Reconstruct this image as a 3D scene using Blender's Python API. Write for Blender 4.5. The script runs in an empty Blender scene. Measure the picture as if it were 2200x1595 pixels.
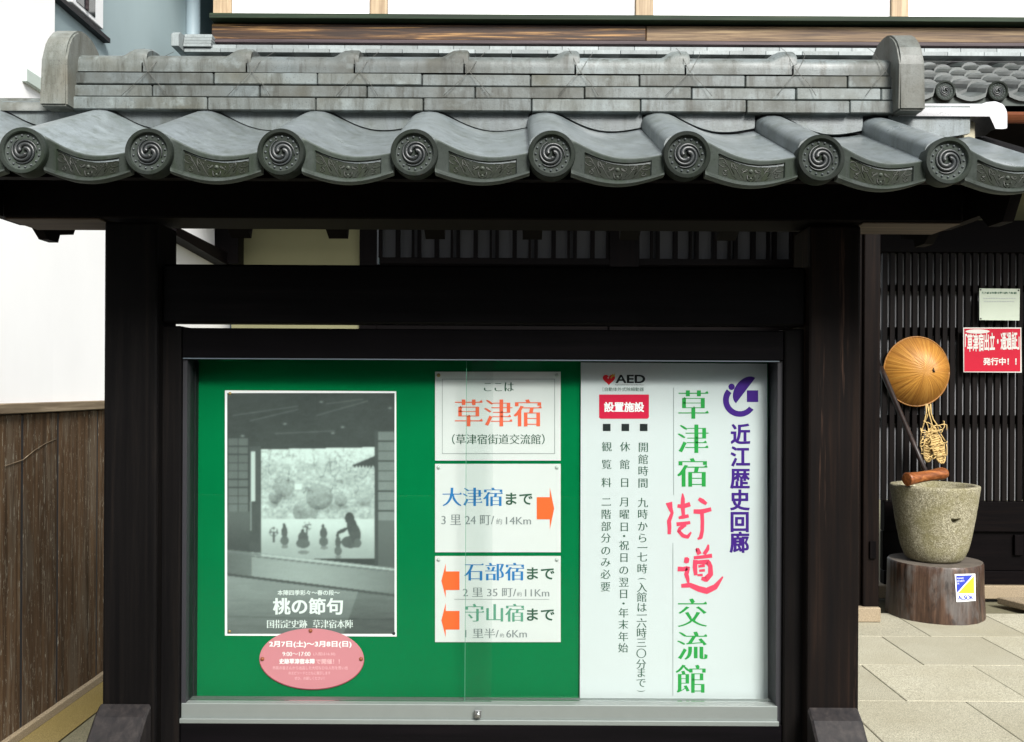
import bpy, bmesh, math, random
import numpy as np
from mathutils import Vector, Matrix, noise as mnoise
from mathutils.geometry import delaunay_2d_cdt
random.seed(7)
R = math.radians
C = bpy.context.scene.collection
SC = bpy.context.scene

# ------------------------------------------------------------------ camera, light, exposure
EYE, FPX, ROLL = 1.55, 2050.0, R(0.30)
cd = bpy.data.cameras.new('camera'); cam = bpy.data.objects.new('camera', cd); C.objects.link(cam)
cam.location = (0, 0, EYE); cam.rotation_euler = (R(90), -ROLL, 0)
cd.sensor_width = 36; cd.lens = 36 * FPX / 2200; cd.shift_y = 37.5 / 2200
cd.clip_start = 0.05; cd.clip_end = 500
SC.camera = cam

SUN_EL, SUN_AZ = R(39), R(160)      # azimuth clockwise from +Y (north): behind the camera, to the right
w = bpy.data.worlds.new('World'); SC.world = w; w.use_nodes = True
nt = w.node_tree; nt.nodes.clear()
sky = nt.nodes.new('ShaderNodeTexSky'); sky.sky_type = 'NISHITA'; sky.sun_disc = False
sky.sun_elevation = SUN_EL; sky.sun_rotation = SUN_AZ; sky.dust_density = 3.0; sky.ozone_density = 1.0
hs = nt.nodes.new('ShaderNodeHueSaturation'); hs.inputs['Saturation'].default_value = 0.25
bg = nt.nodes.new('ShaderNodeBackground'); bg.inputs[1].default_value = 0.05
wo = nt.nodes.new('ShaderNodeOutputWorld')
nt.links.new(sky.outputs[0], hs.inputs['Color']); ov = nt.nodes.new('ShaderNodeMix'); ov.data_type = 'RGBA'; ov.inputs[0].default_value = 0.55   # thin cloud: evens the sky out
ov.inputs[7].default_value = (6.0, 6.5, 7.0, 1)
nt.links.new(hs.outputs[0], ov.inputs[6]); nt.links.new(ov.outputs[2], bg.inputs[0]); nt.links.new(bg.outputs[0], wo.inputs[0])
sd = bpy.data.lights.new('sun', 'SUN'); sd.energy = 2.0; sd.angle = R(22); sd.color = (1.0, 0.97, 0.92)
sun = bpy.data.objects.new('sun', sd); C.objects.link(sun)
dsun = Vector((math.sin(SUN_AZ) * math.cos(SUN_EL), math.cos(SUN_AZ) * math.cos(SUN_EL), math.sin(SUN_EL)))
sun.rotation_euler = dsun.to_track_quat('Z', 'Y').to_euler(); sun.location = (3, -6, 8)
SC.view_settings.view_transform = 'Standard'; SC.view_settings.look = 'None'
SC.view_settings.gamma = 1.0; SC.view_settings.exposure = 1.95; SC.view_settings.use_curve_mapping = False

# ------------------------------------------------------------------ measuring: where a sight line meets the plane at depth d
_c, _s = math.cos(ROLL), math.sin(ROLL)
def P(x, y, d):
    u, v = x - 1100.0, y - 797.5
    u, v = u * _c + v * _s, -u * _s + v * _c
    return u / FPX * d, EYE - (v - 37.5) / FPX * d
def PX(x, y, d): return P(x, y, d)[0]
def PZ(x, y, d): return P(x, y, d)[1]

# ------------------------------------------------------------------ object helpers
W = {}
def tag(o, label=None, cat=None, group=None, kind=None):
    if label: o['label'] = label
    if cat: o['category'] = cat
    if group: o['group'] = group
    if kind: o['kind'] = kind
    return o
def put(o, parent=None, M=None):
    C.objects.link(o)
    M = M or Matrix.Identity(4)
    o.matrix_basis = M
    if parent is not None:
        o.parent = parent; o.matrix_parent_inverse = W[parent].inverted()
    W[o] = M
    return o
def thing(name, label, cat, loc=(0, 0, 0), group=None):
    o = bpy.data.objects.new(name, None); o.empty_display_size = 0.1
    put(o, None, Matrix.Translation(loc)); return tag(o, label, cat, group)
def mesh(name, vs, fs, mat, smooth=False):
    me = bpy.data.meshes.new(name); me.from_pydata([tuple(v) for v in vs], [], fs); me.update()
    if mat: me.materials.append(mat)
    if smooth:
        me.polygons.foreach_set('use_smooth', [True] * len(me.polygons))
    return me
def ob(name, me, parent=None, M=None, **k):
    o = bpy.data.objects.new(name, me); put(o, parent, M); return tag(o, **k)
def bm_ob(name, bm, mat, parent=None, M=None, smooth=False, **k):
    me = bpy.data.meshes.new(name); bm.to_mesh(me); bm.free(); me.materials.append(mat)
    if smooth: me.polygons.foreach_set('use_smooth', [True] * len(me.polygons))
    return ob(name, me, parent, M, **k)
def bm_box(bm, x0, x1, y0, y1, z0, z1, bev=0.0, seg=1):
    t = bmesh.new()
    v = [t.verts.new(p) for p in ((x0,y0,z0),(x1,y0,z0),(x1,y1,z0),(x0,y1,z0),(x0,y0,z1),(x1,y0,z1),(x1,y1,z1),(x0,y1,z1))]
    for f in ((0,3,2,1),(4,5,6,7),(0,1,5,4),(1,2,6,5),(2,3,7,6),(3,0,4,7)): t.faces.new([v[i] for i in f])
    if bev: bmesh.ops.bevel(t, geom=t.edges[:], offset=bev, segments=seg, affect='EDGES', profile=0.5)
    m = bpy.data.meshes.new('t'); t.to_mesh(m); t.free(); bm.from_mesh(m); bpy.data.meshes.remove(m)
def box(name, x0, x1, y0, y1, z0, z1, mat, parent=None, bev=0.003, **k):
    bm = bmesh.new(); bm_box(bm, x0, x1, y0, y1, z0, z1, bev); return bm_ob(name, bm, mat, parent, **k)
def prism(name, pts, axis, a0, a1, mat, parent=None, bev=0.0, smooth=False, **k):
    """closed outline pts extruded along axis 'x' (pts are y,z) or 'y' (pts are x,z) or 'z' (pts are x,y)"""
    bm = bmesh.new()
    f = {'x': lambda p, a: (a, p[0], p[1]), 'y': lambda p, a: (p[0], a, p[1]), 'z': lambda p, a: (p[0], p[1], a)}[axis]
    A = [bm.verts.new(f(p, a0)) for p in pts]; B = [bm.verts.new(f(p, a1)) for p in pts]
    n = len(pts)
    bm.faces.new(A); bm.faces.new(B[::-1])
    for i in range(n): bm.faces.new([A[i], B[i], B[(i+1) % n], A[(i+1) % n]])
    bmesh.ops.recalc_face_normals(bm, faces=bm.faces[:])
    if bev: bmesh.ops.bevel(bm, geom=[e for e in bm.edges if e.is_manifold and e.calc_face_angle() > 0.5], offset=bev, segments=1, affect='EDGES')
    return bm_ob(name, bm, mat, parent, **k)
def tube(pts, rad, n=6, caps=True):
    pts = [Vector(p) for p in pts]; m = len(pts)
    if not hasattr(rad, '__len__'): rad = [rad] * m
    vs, fs = [], []
    up = Vector((0.03, 1, 0.02))
    for i, p in enumerate(pts):
        t = (pts[min(i+1, m-1)] - pts[max(i-1, 0)]).normalized()
        a = t.cross(up)
        if a.length < 1e-4: a = t.cross(Vector((0, 0, 1)))
        a.normalize(); b = a.cross(t)
        for k in range(n):
            th = 2 * math.pi * k / n
            vs.append(p + (a * math.cos(th) + b * math.sin(th)) * rad[i])
    for i in range(m - 1):
        for k in range(n):
            fs.append((i*n+k, i*n+(k+1) % n, (i+1)*n+(k+1) % n, (i+1)*n+k))
    if caps: fs.append(tuple(range(n))[::-1]); fs.append(tuple(range((m-1)*n, m*n)))
    return vs, fs
class MB:
    def __init__(s): s.v, s.f = [], []
    def add(s, vf):
        k = len(s.v); s.v += [tuple(p) for p in vf[0]]; s.f += [tuple(i + k for i in f) for f in vf[1]]; return s
    def mesh(s, name, mat, smooth=False): return mesh(name, s.v, s.f, mat, smooth)
def lathe(prof, n=48, cx=0, cy=0, fn=None):
    vs, fs = [], []
    for i, (r, z) in enumerate(prof):
        for k in range(n):
            a = 2 * math.pi * k / n
            rr = r if fn is None else fn(r, z, a)
            vs.append((cx + rr * math.cos(a), cy + rr * math.sin(a), z))
    for i in range(len(prof) - 1):
        for k in range(n):
            fs.append((i*n+k, i*n+(k+1) % n, (i+1)*n+(k+1) % n, (i+1)*n+k))
    return vs, fs

# ------------------------------------------------------------------ materials
class NT:
    def __init__(s, name, rough=0.6, spec=0.5, metal=0.0):
        s.m = bpy.data.materials.new(name); s.m.use_nodes = True; s.t = s.m.node_tree
        s.b = s.t.nodes['Principled BSDF']; s.b.inputs['Roughness'].default_value = rough
        s.b.inputs['Metallic'].default_value = metal; s.b.inputs['Specular IOR Level'].default_value = spec
        s.co = s.n('ShaderNodeTexCoord').outputs['Object']
    def n(s, t, **k):
        o = s.t.nodes.new(t)
        for a, v in k.items(): setattr(o, a, v)
        return o
    def l(s, a, b): s.t.links.new(a, b)
    def noise(s, scale=(1, 1, 1), sc=1.0, det=4, rough=0.55, dist=0.0, co=None, off=True):
        m = s.n('ShaderNodeMapping'); m.inputs['Scale'].default_value = scale
        s.l(co or s.co, m.inputs[0])
        if off:
            oi = s.n('ShaderNodeObjectInfo'); mu = s.n('ShaderNodeMath', operation='MULTIPLY'); mu.inputs[1].default_value = 37.0
            s.l(oi.outputs['Random'], mu.inputs[0]); s.l(mu.outputs[0], m.inputs['Location'])
        t = s.n('ShaderNodeTexNoise'); s.l(m.outputs[0], t.inputs['Vector'])
        t.inputs['Scale'].default_value = sc; t.inputs['Detail'].default_value = det
        t.inputs['Roughness'].default_value = rough; t.inputs['Distortion'].default_value = dist
        return t.outputs[0]
    def ramp(s, f, stops, interp='LINEAR'):
        r = s.n('ShaderNodeValToRGB'); s.l(f, r.inputs[0]); r.color_ramp.interpolation = interp
        e = r.color_ramp.elements
        while len(e) < len(stops): e.new(0.5)
        for el, (p, c) in zip(e, stops):
            el.position = p; el.color = (c, c, c, 1) if not hasattr(c, '__len__') else (*c, 1)
        return r.outputs[0]
    def mix(s, f, a, b, mode='MIX'):
        m = s.n('ShaderNodeMix', data_type='RGBA', blend_type=mode)
        for sock, v in ((m.inputs[0], f), (m.inputs[6], a), (m.inputs[7], b)):
            if hasattr(v, 'is_linked') or hasattr(v, 'node'): s.l(v, sock)
            elif hasattr(v, '__len__'): sock.default_value = (*v, 1)
            else: sock.default_value = v
        return m.outputs[2]
    def rnd(s, lo, hi):
        oi = s.n('ShaderNodeObjectInfo'); r = s.n('ShaderNodeMapRange')
        s.l(oi.outputs['Random'], r.inputs[0]); r.inputs[3].default_value = lo; r.inputs[4].default_value = hi
        c = s.n('ShaderNodeCombineColor')
        for i in range(3): s.l(r.outputs[0], c.inputs[i])
        return c.outputs[0]
    def col(s, c):
        if hasattr(c, 'node'): s.l(c, s.b.inputs['Base Color'])
        else: s.b.inputs['Base Color'].default_value = (*c, 1)
    def bump(s, f, strength=0.3, dist=0.002):
        b = s.n('ShaderNodeBump'); b.inputs['Strength'].default_value = strength; b.inputs['Distance'].default_value = dist
        s.l(f, b.inputs['Height']); s.l(b.outputs[0], s.b.inputs['Normal'])

def plain(name, c, rough=0.6, spec=0.5, metal=0.0, var=0.0, sc=30):
    k = NT(name, rough, spec, metal)
    if var:
        n = k.noise(sc=sc, det=5)
        k.col(k.mix(n, [x * (1 - var) for x in c], [min(1, x * (1 + var)) for x in c]))
        k.bump(n, 0.08, 0.002)
    else: k.col(c)
    return k.m
AX = {'x': (1.5, 45, 45), 'y': (45, 1.5, 45), 'z': (45, 45, 1.5)}
def wood(name, dark, mid, light, axis='z', rough=0.6, bump=0.3, lo=0.35, hi=0.75, spec=0.35, patch=None):
    k = NT(name, rough, spec)
    f = k.noise(AX[axis], 1.0, 6, 0.6, 0.4)
    g = k.noise(tuple(2.2 * a for a in AX[axis]), 1.0, 3, 0.5)
    c = k.ramp(f, [(lo, dark), ((lo + hi) / 2, mid), (hi, light)])
    big = k.noise((1, 1, 1), 2.5, 4)
    c = k.mix(0.5, c, k.ramp(big, [(0.3, 0.55), (0.7, 1.0)]), 'MULTIPLY')
    c = k.mix(1.0, c, k.rnd(0.85, 1.15), 'MULTIPLY')
    if patch:
        p = k.noise(tuple(a * 0.35 for a in AX[axis]), 1.0, 6, 0.75)
        c = k.mix(k.ramp(p, [(0.56, 0), (0.66, 1)]), c, patch)
    k.col(c); k.bump(k.mix(0.5, f, g), bump, 0.002)
    return k.m

M = {}
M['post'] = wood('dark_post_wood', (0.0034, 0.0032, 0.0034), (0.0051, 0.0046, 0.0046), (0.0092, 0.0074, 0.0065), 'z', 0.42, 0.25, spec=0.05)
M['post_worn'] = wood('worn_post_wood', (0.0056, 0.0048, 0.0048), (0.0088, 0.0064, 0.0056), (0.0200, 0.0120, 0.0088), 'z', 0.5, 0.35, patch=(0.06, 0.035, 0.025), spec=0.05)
M['foot'] = wood('lit_foot_wood', (0.012, 0.011, 0.012), (0.022, 0.019, 0.019), (0.04, 0.034, 0.032), 'z', 0.5, 0.3, spec=0.2)  # paler than the post wood: light on the sloping tops painted in
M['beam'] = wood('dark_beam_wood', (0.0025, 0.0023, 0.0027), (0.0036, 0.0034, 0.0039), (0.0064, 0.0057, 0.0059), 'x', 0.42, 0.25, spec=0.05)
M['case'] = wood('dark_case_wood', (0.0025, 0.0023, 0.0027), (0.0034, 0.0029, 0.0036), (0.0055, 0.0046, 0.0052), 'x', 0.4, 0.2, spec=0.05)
M['under'] = wood('lit_underside_and_shaded_plaster', (0.0385, 0.0275, 0.0220), (0.0715, 0.0523, 0.0385), (0.1210, 0.0935, 0.0688), 'x', 0.7, 0.3, spec=0.2)  # paler than the beam wood: bounced light on its underside painted in
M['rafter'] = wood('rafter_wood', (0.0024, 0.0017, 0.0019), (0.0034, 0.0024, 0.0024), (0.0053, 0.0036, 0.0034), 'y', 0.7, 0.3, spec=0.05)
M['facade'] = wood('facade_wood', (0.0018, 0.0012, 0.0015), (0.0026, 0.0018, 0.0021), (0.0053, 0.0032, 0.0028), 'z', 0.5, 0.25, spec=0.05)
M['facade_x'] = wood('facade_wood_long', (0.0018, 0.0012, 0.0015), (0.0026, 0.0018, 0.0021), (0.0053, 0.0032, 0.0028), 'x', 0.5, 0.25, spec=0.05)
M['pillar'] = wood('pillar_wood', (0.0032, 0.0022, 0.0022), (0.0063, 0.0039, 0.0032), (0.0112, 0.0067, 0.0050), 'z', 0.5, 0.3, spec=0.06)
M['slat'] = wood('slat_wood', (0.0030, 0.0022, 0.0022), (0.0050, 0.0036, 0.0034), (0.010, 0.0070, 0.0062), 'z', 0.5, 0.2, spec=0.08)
def plank():
    k = NT('weathered_plank', 0.8, 0.2)
    f = k.noise((30, 30, 1.0), 1, 6, 0.65); g = k.noise((70, 70, 5), 1, 6, 0.7); b = k.noise((9, 9, 1.6), 1, 5, 0.65); h = k.noise((110, 110, 16), 1, 4, 0.7)
    c = k.ramp(f, [(0.3, (0.026, 0.015, 0.007)), (0.5, (0.070, 0.040, 0.020)), (0.72, (0.135, 0.083, 0.044))])
    c = k.mix(k.ramp(b, [(0.50, 0), (0.62, 0.8)]), c, k.mix(f, (0.055, 0.039, 0.025), (0.15, 0.115, 0.08)))
    c = k.mix(k.ramp(g, [(0.57, 0), (0.63, 0.9)]), c, (0.17, 0.145, 0.11))
    c = k.mix(k.ramp(h, [(0.62, 0), (0.66, 0.9)]), c, (0.33, 0.31, 0.25))
    c = k.mix(1.0, c, k.rnd(0.8, 1.2), 'MULTIPLY')
    k.col(c); k.bump(k.mix(0.5, f, g), 0.8, 0.003); return k.m
M['plank'] = plank()
M['trim'] = wood('weathered_trim', (0.10, 0.07, 0.045), (0.22, 0.17, 0.11), (0.42, 0.34, 0.24), 'y', 0.75, 0.5)
M['oldbeam'] = wood('old_brown_beam', (0.025, 0.011, 0.005), (0.085, 0.040, 0.014), (0.36, 0.20, 0.07), 'x', 0.6, 0.6, 0.44, 0.68)
M['palebeam'] = wood('pale_brown_beam', (0.06, 0.032, 0.016), (0.16, 0.10, 0.05), (0.30, 0.21, 0.11), 'x', 0.6, 0.5, 0.36, 0.7)
M['palepost'] = wood('pale_post', (0.25, 0.17, 0.10), (0.40, 0.30, 0.19), (0.55, 0.44, 0.30), 'z', 0.6, 0.4)
M['sill'] = wood('mossy_sill', (0.0040, 0.0100, 0.0040), (0.0100, 0.0275, 0.0100), (0.0450, 0.0500, 0.0250), 'x', 0.7, 0.4)
M['railp'] = wood('purple_brown_rail', (0.03, 0.018, 0.02), (0.06, 0.04, 0.045), (0.11, 0.08, 0.08), 'x', 0.6, 0.3)
def log_side():
    k = NT('log_side', 0.5, 0.5)
    f = k.noise((34, 34, 1.6), 1, 6, 0.65); b = k.noise((7, 7, 3), 1, 5, 0.65); cr = k.noise((26, 26, 0.8), 1, 3, 0.5); g = k.noise((12, 12, 5), 1, 5, 0.7)
    c = k.ramp(f, [(0.32, (0.014, 0.007, 0.004)), (0.5, (0.045, 0.023, 0.014)), (0.7, (0.10, 0.058, 0.038))])
    c = k.mix(k.ramp(b, [(0.48, 0), (0.62, 0.8)]), c, k.mix(f, (0.035, 0.030, 0.028), (0.13, 0.12, 0.11)))
    c = k.mix(k.ramp(g, [(0.55, 0), (0.66, 0.8)]), c, (0.012, 0.007, 0.005))
    c = k.mix(k.ramp(cr, [(0.30, 1), (0.34, 0)]), c, (0.006, 0.004, 0.003))
    k.col(c); k.bump(k.mix(0.5, f, g), 0.9, 0.006)
    k.l(k.ramp(b, [(0.4, 0.35), (0.65, 0.7)]), k.b.inputs['Roughness']); return k.m
M['stump'] = log_side()
M['mallet'] = wood('mallet_wood', (0.10, 0.03, 0.008), (0.22, 0.07, 0.02), (0.38, 0.16, 0.05), 'x', 0.4, 0.4)
M['handle'] = wood('handle_wood', (0.0090, 0.0054, 0.0048), (0.0180, 0.0108, 0.0090), (0.0360, 0.0210, 0.0156), 'z', 0.45, 0.3)

def tile_mat(name, base, stain, moss, rough=0.38, streak=True, amt=0.5, spec=0.6, wear=False):
    k = NT(name, rough, spec)
    a = k.noise((1, 1, 1), 6, 6, 0.6)
    b = k.noise((14, 14, 4), 1, 6, 0.65)
    c = k.mix(k.ramp(a, [(0.35, 0), (0.7, amt)]), base, stain)
    c = k.mix(k.ramp(b, [(0.5, 0), (0.72, 0.45 * amt + 0.1)]), c, moss)
    sp = k.noise((1, 1, 1), 240, 2, 0.5)
    c = k.mix(k.ramp(sp, [(0.30, 0.55), (0.42, 0)]), c, [x * 0.35 for x in base])
    vs_ = k.noise((34, 34, 5), 1, 5, 0.7)
    c = k.mix(k.ramp(vs_, [(0.50, 0), (0.66, 0.75 * amt)]), c, k.mix(0.5, moss, [x * 0.6 for x in stain]))
    bl = k.noise((1, 1, 1), 28, 4, 0.6)
    c = k.mix(k.ramp(bl, [(0.56, 0), (0.72, 0.35 * amt)]), c, [min(1, x * 1.7) for x in base])
    if wear:
        ge = k.n('ShaderNodeNewGeometry')
        c = k.mix(k.ramp(ge.outputs['Pointiness'], [(0.53, 0), (0.60, 0.7)]), c, [min(1, x * 2.4 + 0.03) for x in base])   # worn pale edges
        c = k.mix(k.ramp(ge.outputs['Pointiness'], [(0.40, 0.75), (0.48, 0)]), c, [x * 0.25 for x in stain])             # darker in the hollows
    c = k.mix(1.0, c, k.rnd(0.72, 1.24), 'MULTIPLY')
    k.col(c); k.bump(k.mix(0.5, a, sp), 0.30, 0.002)
    r = k.ramp(a, [(0.3, rough - 0.08), (0.75, rough + 0.2)]); k.l(r, k.b.inputs['Roughness'])
    return k.m
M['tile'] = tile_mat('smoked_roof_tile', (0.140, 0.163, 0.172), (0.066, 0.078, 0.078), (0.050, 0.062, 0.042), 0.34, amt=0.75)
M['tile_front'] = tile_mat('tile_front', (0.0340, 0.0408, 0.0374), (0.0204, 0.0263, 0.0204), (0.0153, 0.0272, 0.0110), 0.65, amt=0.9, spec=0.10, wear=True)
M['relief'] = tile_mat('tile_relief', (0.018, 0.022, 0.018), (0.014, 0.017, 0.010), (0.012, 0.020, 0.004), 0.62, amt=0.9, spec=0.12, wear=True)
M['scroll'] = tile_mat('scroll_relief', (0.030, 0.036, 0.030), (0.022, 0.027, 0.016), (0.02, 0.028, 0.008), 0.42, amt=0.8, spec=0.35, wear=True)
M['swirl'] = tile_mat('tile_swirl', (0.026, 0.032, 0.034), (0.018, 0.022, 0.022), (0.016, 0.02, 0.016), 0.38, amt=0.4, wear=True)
M['ridge'] = tile_mat('ridge_tile', (0.125, 0.148, 0.150), (0.062, 0.064, 0.050), (0.020, 0.022, 0.014), 0.5, amt=1.1, spec=0.5)
M['endtile'] = tile_mat('ridge_end', (0.115, 0.125, 0.115), (0.09, 0.083, 0.062), (0.035, 0.038, 0.026), 0.5, amt=0.9, spec=0.35)
M['fartile'] = tile_mat('far_roof_tile', (0.055, 0.066, 0.066), (0.035, 0.042, 0.038), (0.03, 0.036, 0.026), 0.42, amt=0.6)
M['farnoshi'] = tile_mat('far_flat_tile', (0.22, 0.25, 0.255), (0.17, 0.19, 0.19), (0.1, 0.11, 0.1), 0.5, amt=0.5)
M['skylit_cap'] = tile_mat('skylit_verge_cap', (0.50, 0.50, 0.52), (0.46, 0.46, 0.47), (0.4, 0.4, 0.36), 0.3, amt=0.2)  # grey tile painted near white for the sky reflected in it

def plaster(name, c, sc=8):
    k = NT(name, 0.85, 0.2)
    a = k.noise((1, 1, 0.5), sc, 6, 0.6); f = k.noise((1, 1, 1), 120, 3)
    k.col(k.mix(k.ramp(a, [(0.3, 0), (0.75, 1)]), [x * 0.9 for x in c], c)); k.bump(f, 0.15, 0.001)
    return k.m
M['white'] = plaster('white_plaster', (0.88, 0.885, 0.89), 1.0)
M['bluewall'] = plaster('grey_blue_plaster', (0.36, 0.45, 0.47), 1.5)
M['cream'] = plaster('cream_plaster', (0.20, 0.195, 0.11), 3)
M['capplaster'] = plaster('rough_cap_plaster', (0.42, 0.39, 0.29), 20)
M['paper_shoji'] = plain('shoji_paper', (0.42, 0.43, 0.45), 0.9, 0.1, var=0.05)
def blind():
    k = NT('window_blind', 0.8, 0.2)
    wv = k.n('ShaderNodeTexWave', bands_direction='Z'); wv.inputs['Scale'].default_value = 40; wv.inputs['Distortion'].default_value = 0.3
    k.l(k.co, wv.inputs[0])
    k.col(k.mix(wv.outputs[1], (0.045, 0.046, 0.05), (0.095, 0.098, 0.105))); return k.m
M['blind'] = blind()
def granite(name, c, yellow=None, bd=0.002):
    k = NT(name, 0.8, 0.3)
    f = k.noise((1, 1, 1), 260, 2, 0.5); g = k.noise((1, 1, 1), 90, 3, 0.6); b = k.noise((1, 1, 1), 1.6, 5, 0.6)
    col = k.ramp(f, [(0.34, [x * 0.42 for x in c]), (0.5, c), (0.68, [min(1, x * 1.6) for x in c])])
    col = k.mix(k.ramp(b, [(0.35, 0), (0.7, 0.6)]), col, k.mix(f, [x * 0.55 for x in (yellow or c)], yellow or c))
    col = k.mix(1.0, col, k.rnd(0.93, 1.06), 'MULTIPLY')
    k.col(col); k.bump(k.mix(0.5, f, g), 0.5, bd); return k.m
M['slab'] = granite('granite_slab', (0.335, 0.318, 0.245), (0.315, 0.288, 0.20))
M['kerb'] = granite('granite_kerb', (0.26, 0.21, 0.145), (0.28, 0.21, 0.12))
M['mossy'] = granite('mossy_concrete', (0.17, 0.13, 0.05), (0.20, 0.145, 0.035))
M['gravel'] = granite('washed_gravel', (0.17, 0.16, 0.11), (0.14, 0.125, 0.07))
def mortar_stone():
    k = NT('mortar_stone', 0.9, 0.15)
    f = k.noise((1, 1, 1), 130, 4, 0.7); g = k.noise((1, 1, 1), 38, 5, 0.7); b = k.noise((1, 1, 1), 6, 5, 0.65)
    c = k.ramp(f, [(0.36, (0.09, 0.082, 0.056)), (0.5, (0.24, 0.22, 0.15)), (0.66, (0.44, 0.415, 0.31))])
    c = k.mix(k.ramp(g, [(0.38, 0.6), (0.52, 0)]), c, (0.13, 0.115, 0.07))
    c = k.mix(k.ramp(b, [(0.46, 0), (0.66, 0.6)]), c, (0.15, 0.135, 0.06))
    k.col(c); k.bump(k.mix(0.5, f, g), 0.9, 0.008); return k.m
M['mortar'] = mortar_stone()
M['asphalt'] = granite('asphalt', (0.06, 0.06, 0.06))
M['joint'] = plain('joint_sand', (0.14, 0.13, 0.085), 0.9, 0.1, var=0.3)
M['stumptop'] = plain('log_top', (0.10, 0.085, 0.07), 0.6, 0.4, var=0.5, sc=12)
def felt():
    k = NT('green_felt', 0.95, 0.05)
    f = k.noise((1, 1, 1), 500, 2); b = k.noise((1, 1, 1), 4, 3)
    k.col(k.mix(k.mix(0.6, b, f), (0.0, 0.115, 0.036), (0.0, 0.190, 0.058))); k.bump(f, 0.2, 0.0006); return k.m
M['felt'] = felt()
M['paper'] = plain('white_paper', (0.62, 0.65, 0.635), 0.55, 0.3, var=0.015, sc=3)
M['shaded_paper'] = plain('shaded_notice_paper', (0.42, 0.47, 0.39), 0.7, 0.2, var=0.1, sc=8)  # white paper with the eave shade put into its tone
M['panel'] = plain('white_sign_board', (0.575, 0.625, 0.63), 0.4, 0.4, var=0.015, sc=2)
M['pink'] = plain('pink_paper', (0.58, 0.22, 0.25), 0.6, 0.3, var=0.03, sc=4)
M['pinkedge'] = plain('red_card_edge', (0.25, 0.03, 0.05), 0.6)
for n, c in dict(ink_black=(0.012, 0.018, 0.018), ink_green=(0.03, 0.09, 0.055), ink_grey=(0.20, 0.23, 0.23), ink_blue=(0.02, 0.17, 0.42), ink_orange=(0.78, 0.13, 0.06),
                 ink_teal=(0.10, 0.30, 0.20), arrow=(0.85, 0.13, 0.03), ink_bigreen=(0.02, 0.30, 0.055), ink_pink=(0.72, 0.06, 0.12), ink_purple=(0.05, 0.012, 0.20),
                 shaded_red=(0.34, 0.004, 0.02), ink_shadedwhite=(0.45,0.45,0.42), ink_red=(0.58, 0.010, 0.05), ink_white=(0.85, 0.88, 0.88), heart=(0.6, 0.01, 0.02), gold=(0.5, 0.3, 0.04), hair=(0.35, 0.38, 0.37),  # the sign's red and grey-white carry the eave shade as darker tone
                 ink_palepink=(0.80, 0.50, 0.52), sticker_blue=(0.03, 0.05, 0.35), sticker_yellow=(0.75, 0.75, 0.03), ink_offwhite=(0.70, 0.78, 0.75)).items():
    M[n] = plain(n, c, 0.5, 0.2)
M['alu'] = plain('aluminium', (0.21, 0.235, 0.225), 0.45, 0.4, 0.5, var=0.06, sc=20)
M['steel'] = plain('steel', (0.35, 0.36, 0.36), 0.3, 0.5, 0.9)
M['brass'] = plain('brass_pin', (0.42, 0.30, 0.12), 0.35, 0.5, 0.8)
M['pinred'] = plain('red_brown_pin', (0.30, 0.08, 0.03), 0.4)
M['clearpin'] = plain('pale_pin', (0.45, 0.50, 0.47), 0.3)
M['wire'] = plain('dull_wire', (0.09, 0.09, 0.08), 0.5, 0.5, 0.5)
M['copper'] = plain('copper_gutter', (0.20, 0.065, 0.03), 0.4, 0.5, 0.6, var=0.2)
M['pipe'] = plain('grey_pipe', (0.30, 0.38, 0.42), 0.4)
M['black'] = plain('seam_shade_and_parts_black', (0.012, 0.012, 0.016), 0.6)
M['slategrey'] = plain('blue_grey_edge', (0.10, 0.13, 0.16), 0.5)
M['glassdark'] = plain('window_glass_dark', (0.02, 0.025, 0.03), 0.08, 0.6)
M['cabinet'] = plain('pale_cabinet', (0.45, 0.52, 0.48), 0.5)
M['rope'] = plain('rice_straw_rope', (0.48, 0.34, 0.14), 0.75, 0.3, var=0.35, sc=60)
def glass():
    k = NT('pane_glass'); t = k.t
    t.nodes.remove(k.b); out = t.nodes['Material Output']
    tr = k.n('ShaderNodeBsdfTransparent'); tr.inputs[0].default_value = (0.975, 0.99, 0.985, 1)
    gl = k.n('ShaderNodeBsdfGlossy'); gl.inputs['Roughness'].default_value = 0.0
    fr = k.n('ShaderNodeFresnel'); fr.inputs[0].default_value = 1.36
    mx = k.n('ShaderNodeMixShader'); k.l(fr.outputs[0], mx.inputs[0]); k.l(tr.outputs[0], mx.inputs[1]); k.l(gl.outputs[0], mx.inputs[2])
    k.l(mx.outputs[0], out.inputs[0]); return k.m
M['glass'] = glass()
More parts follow.
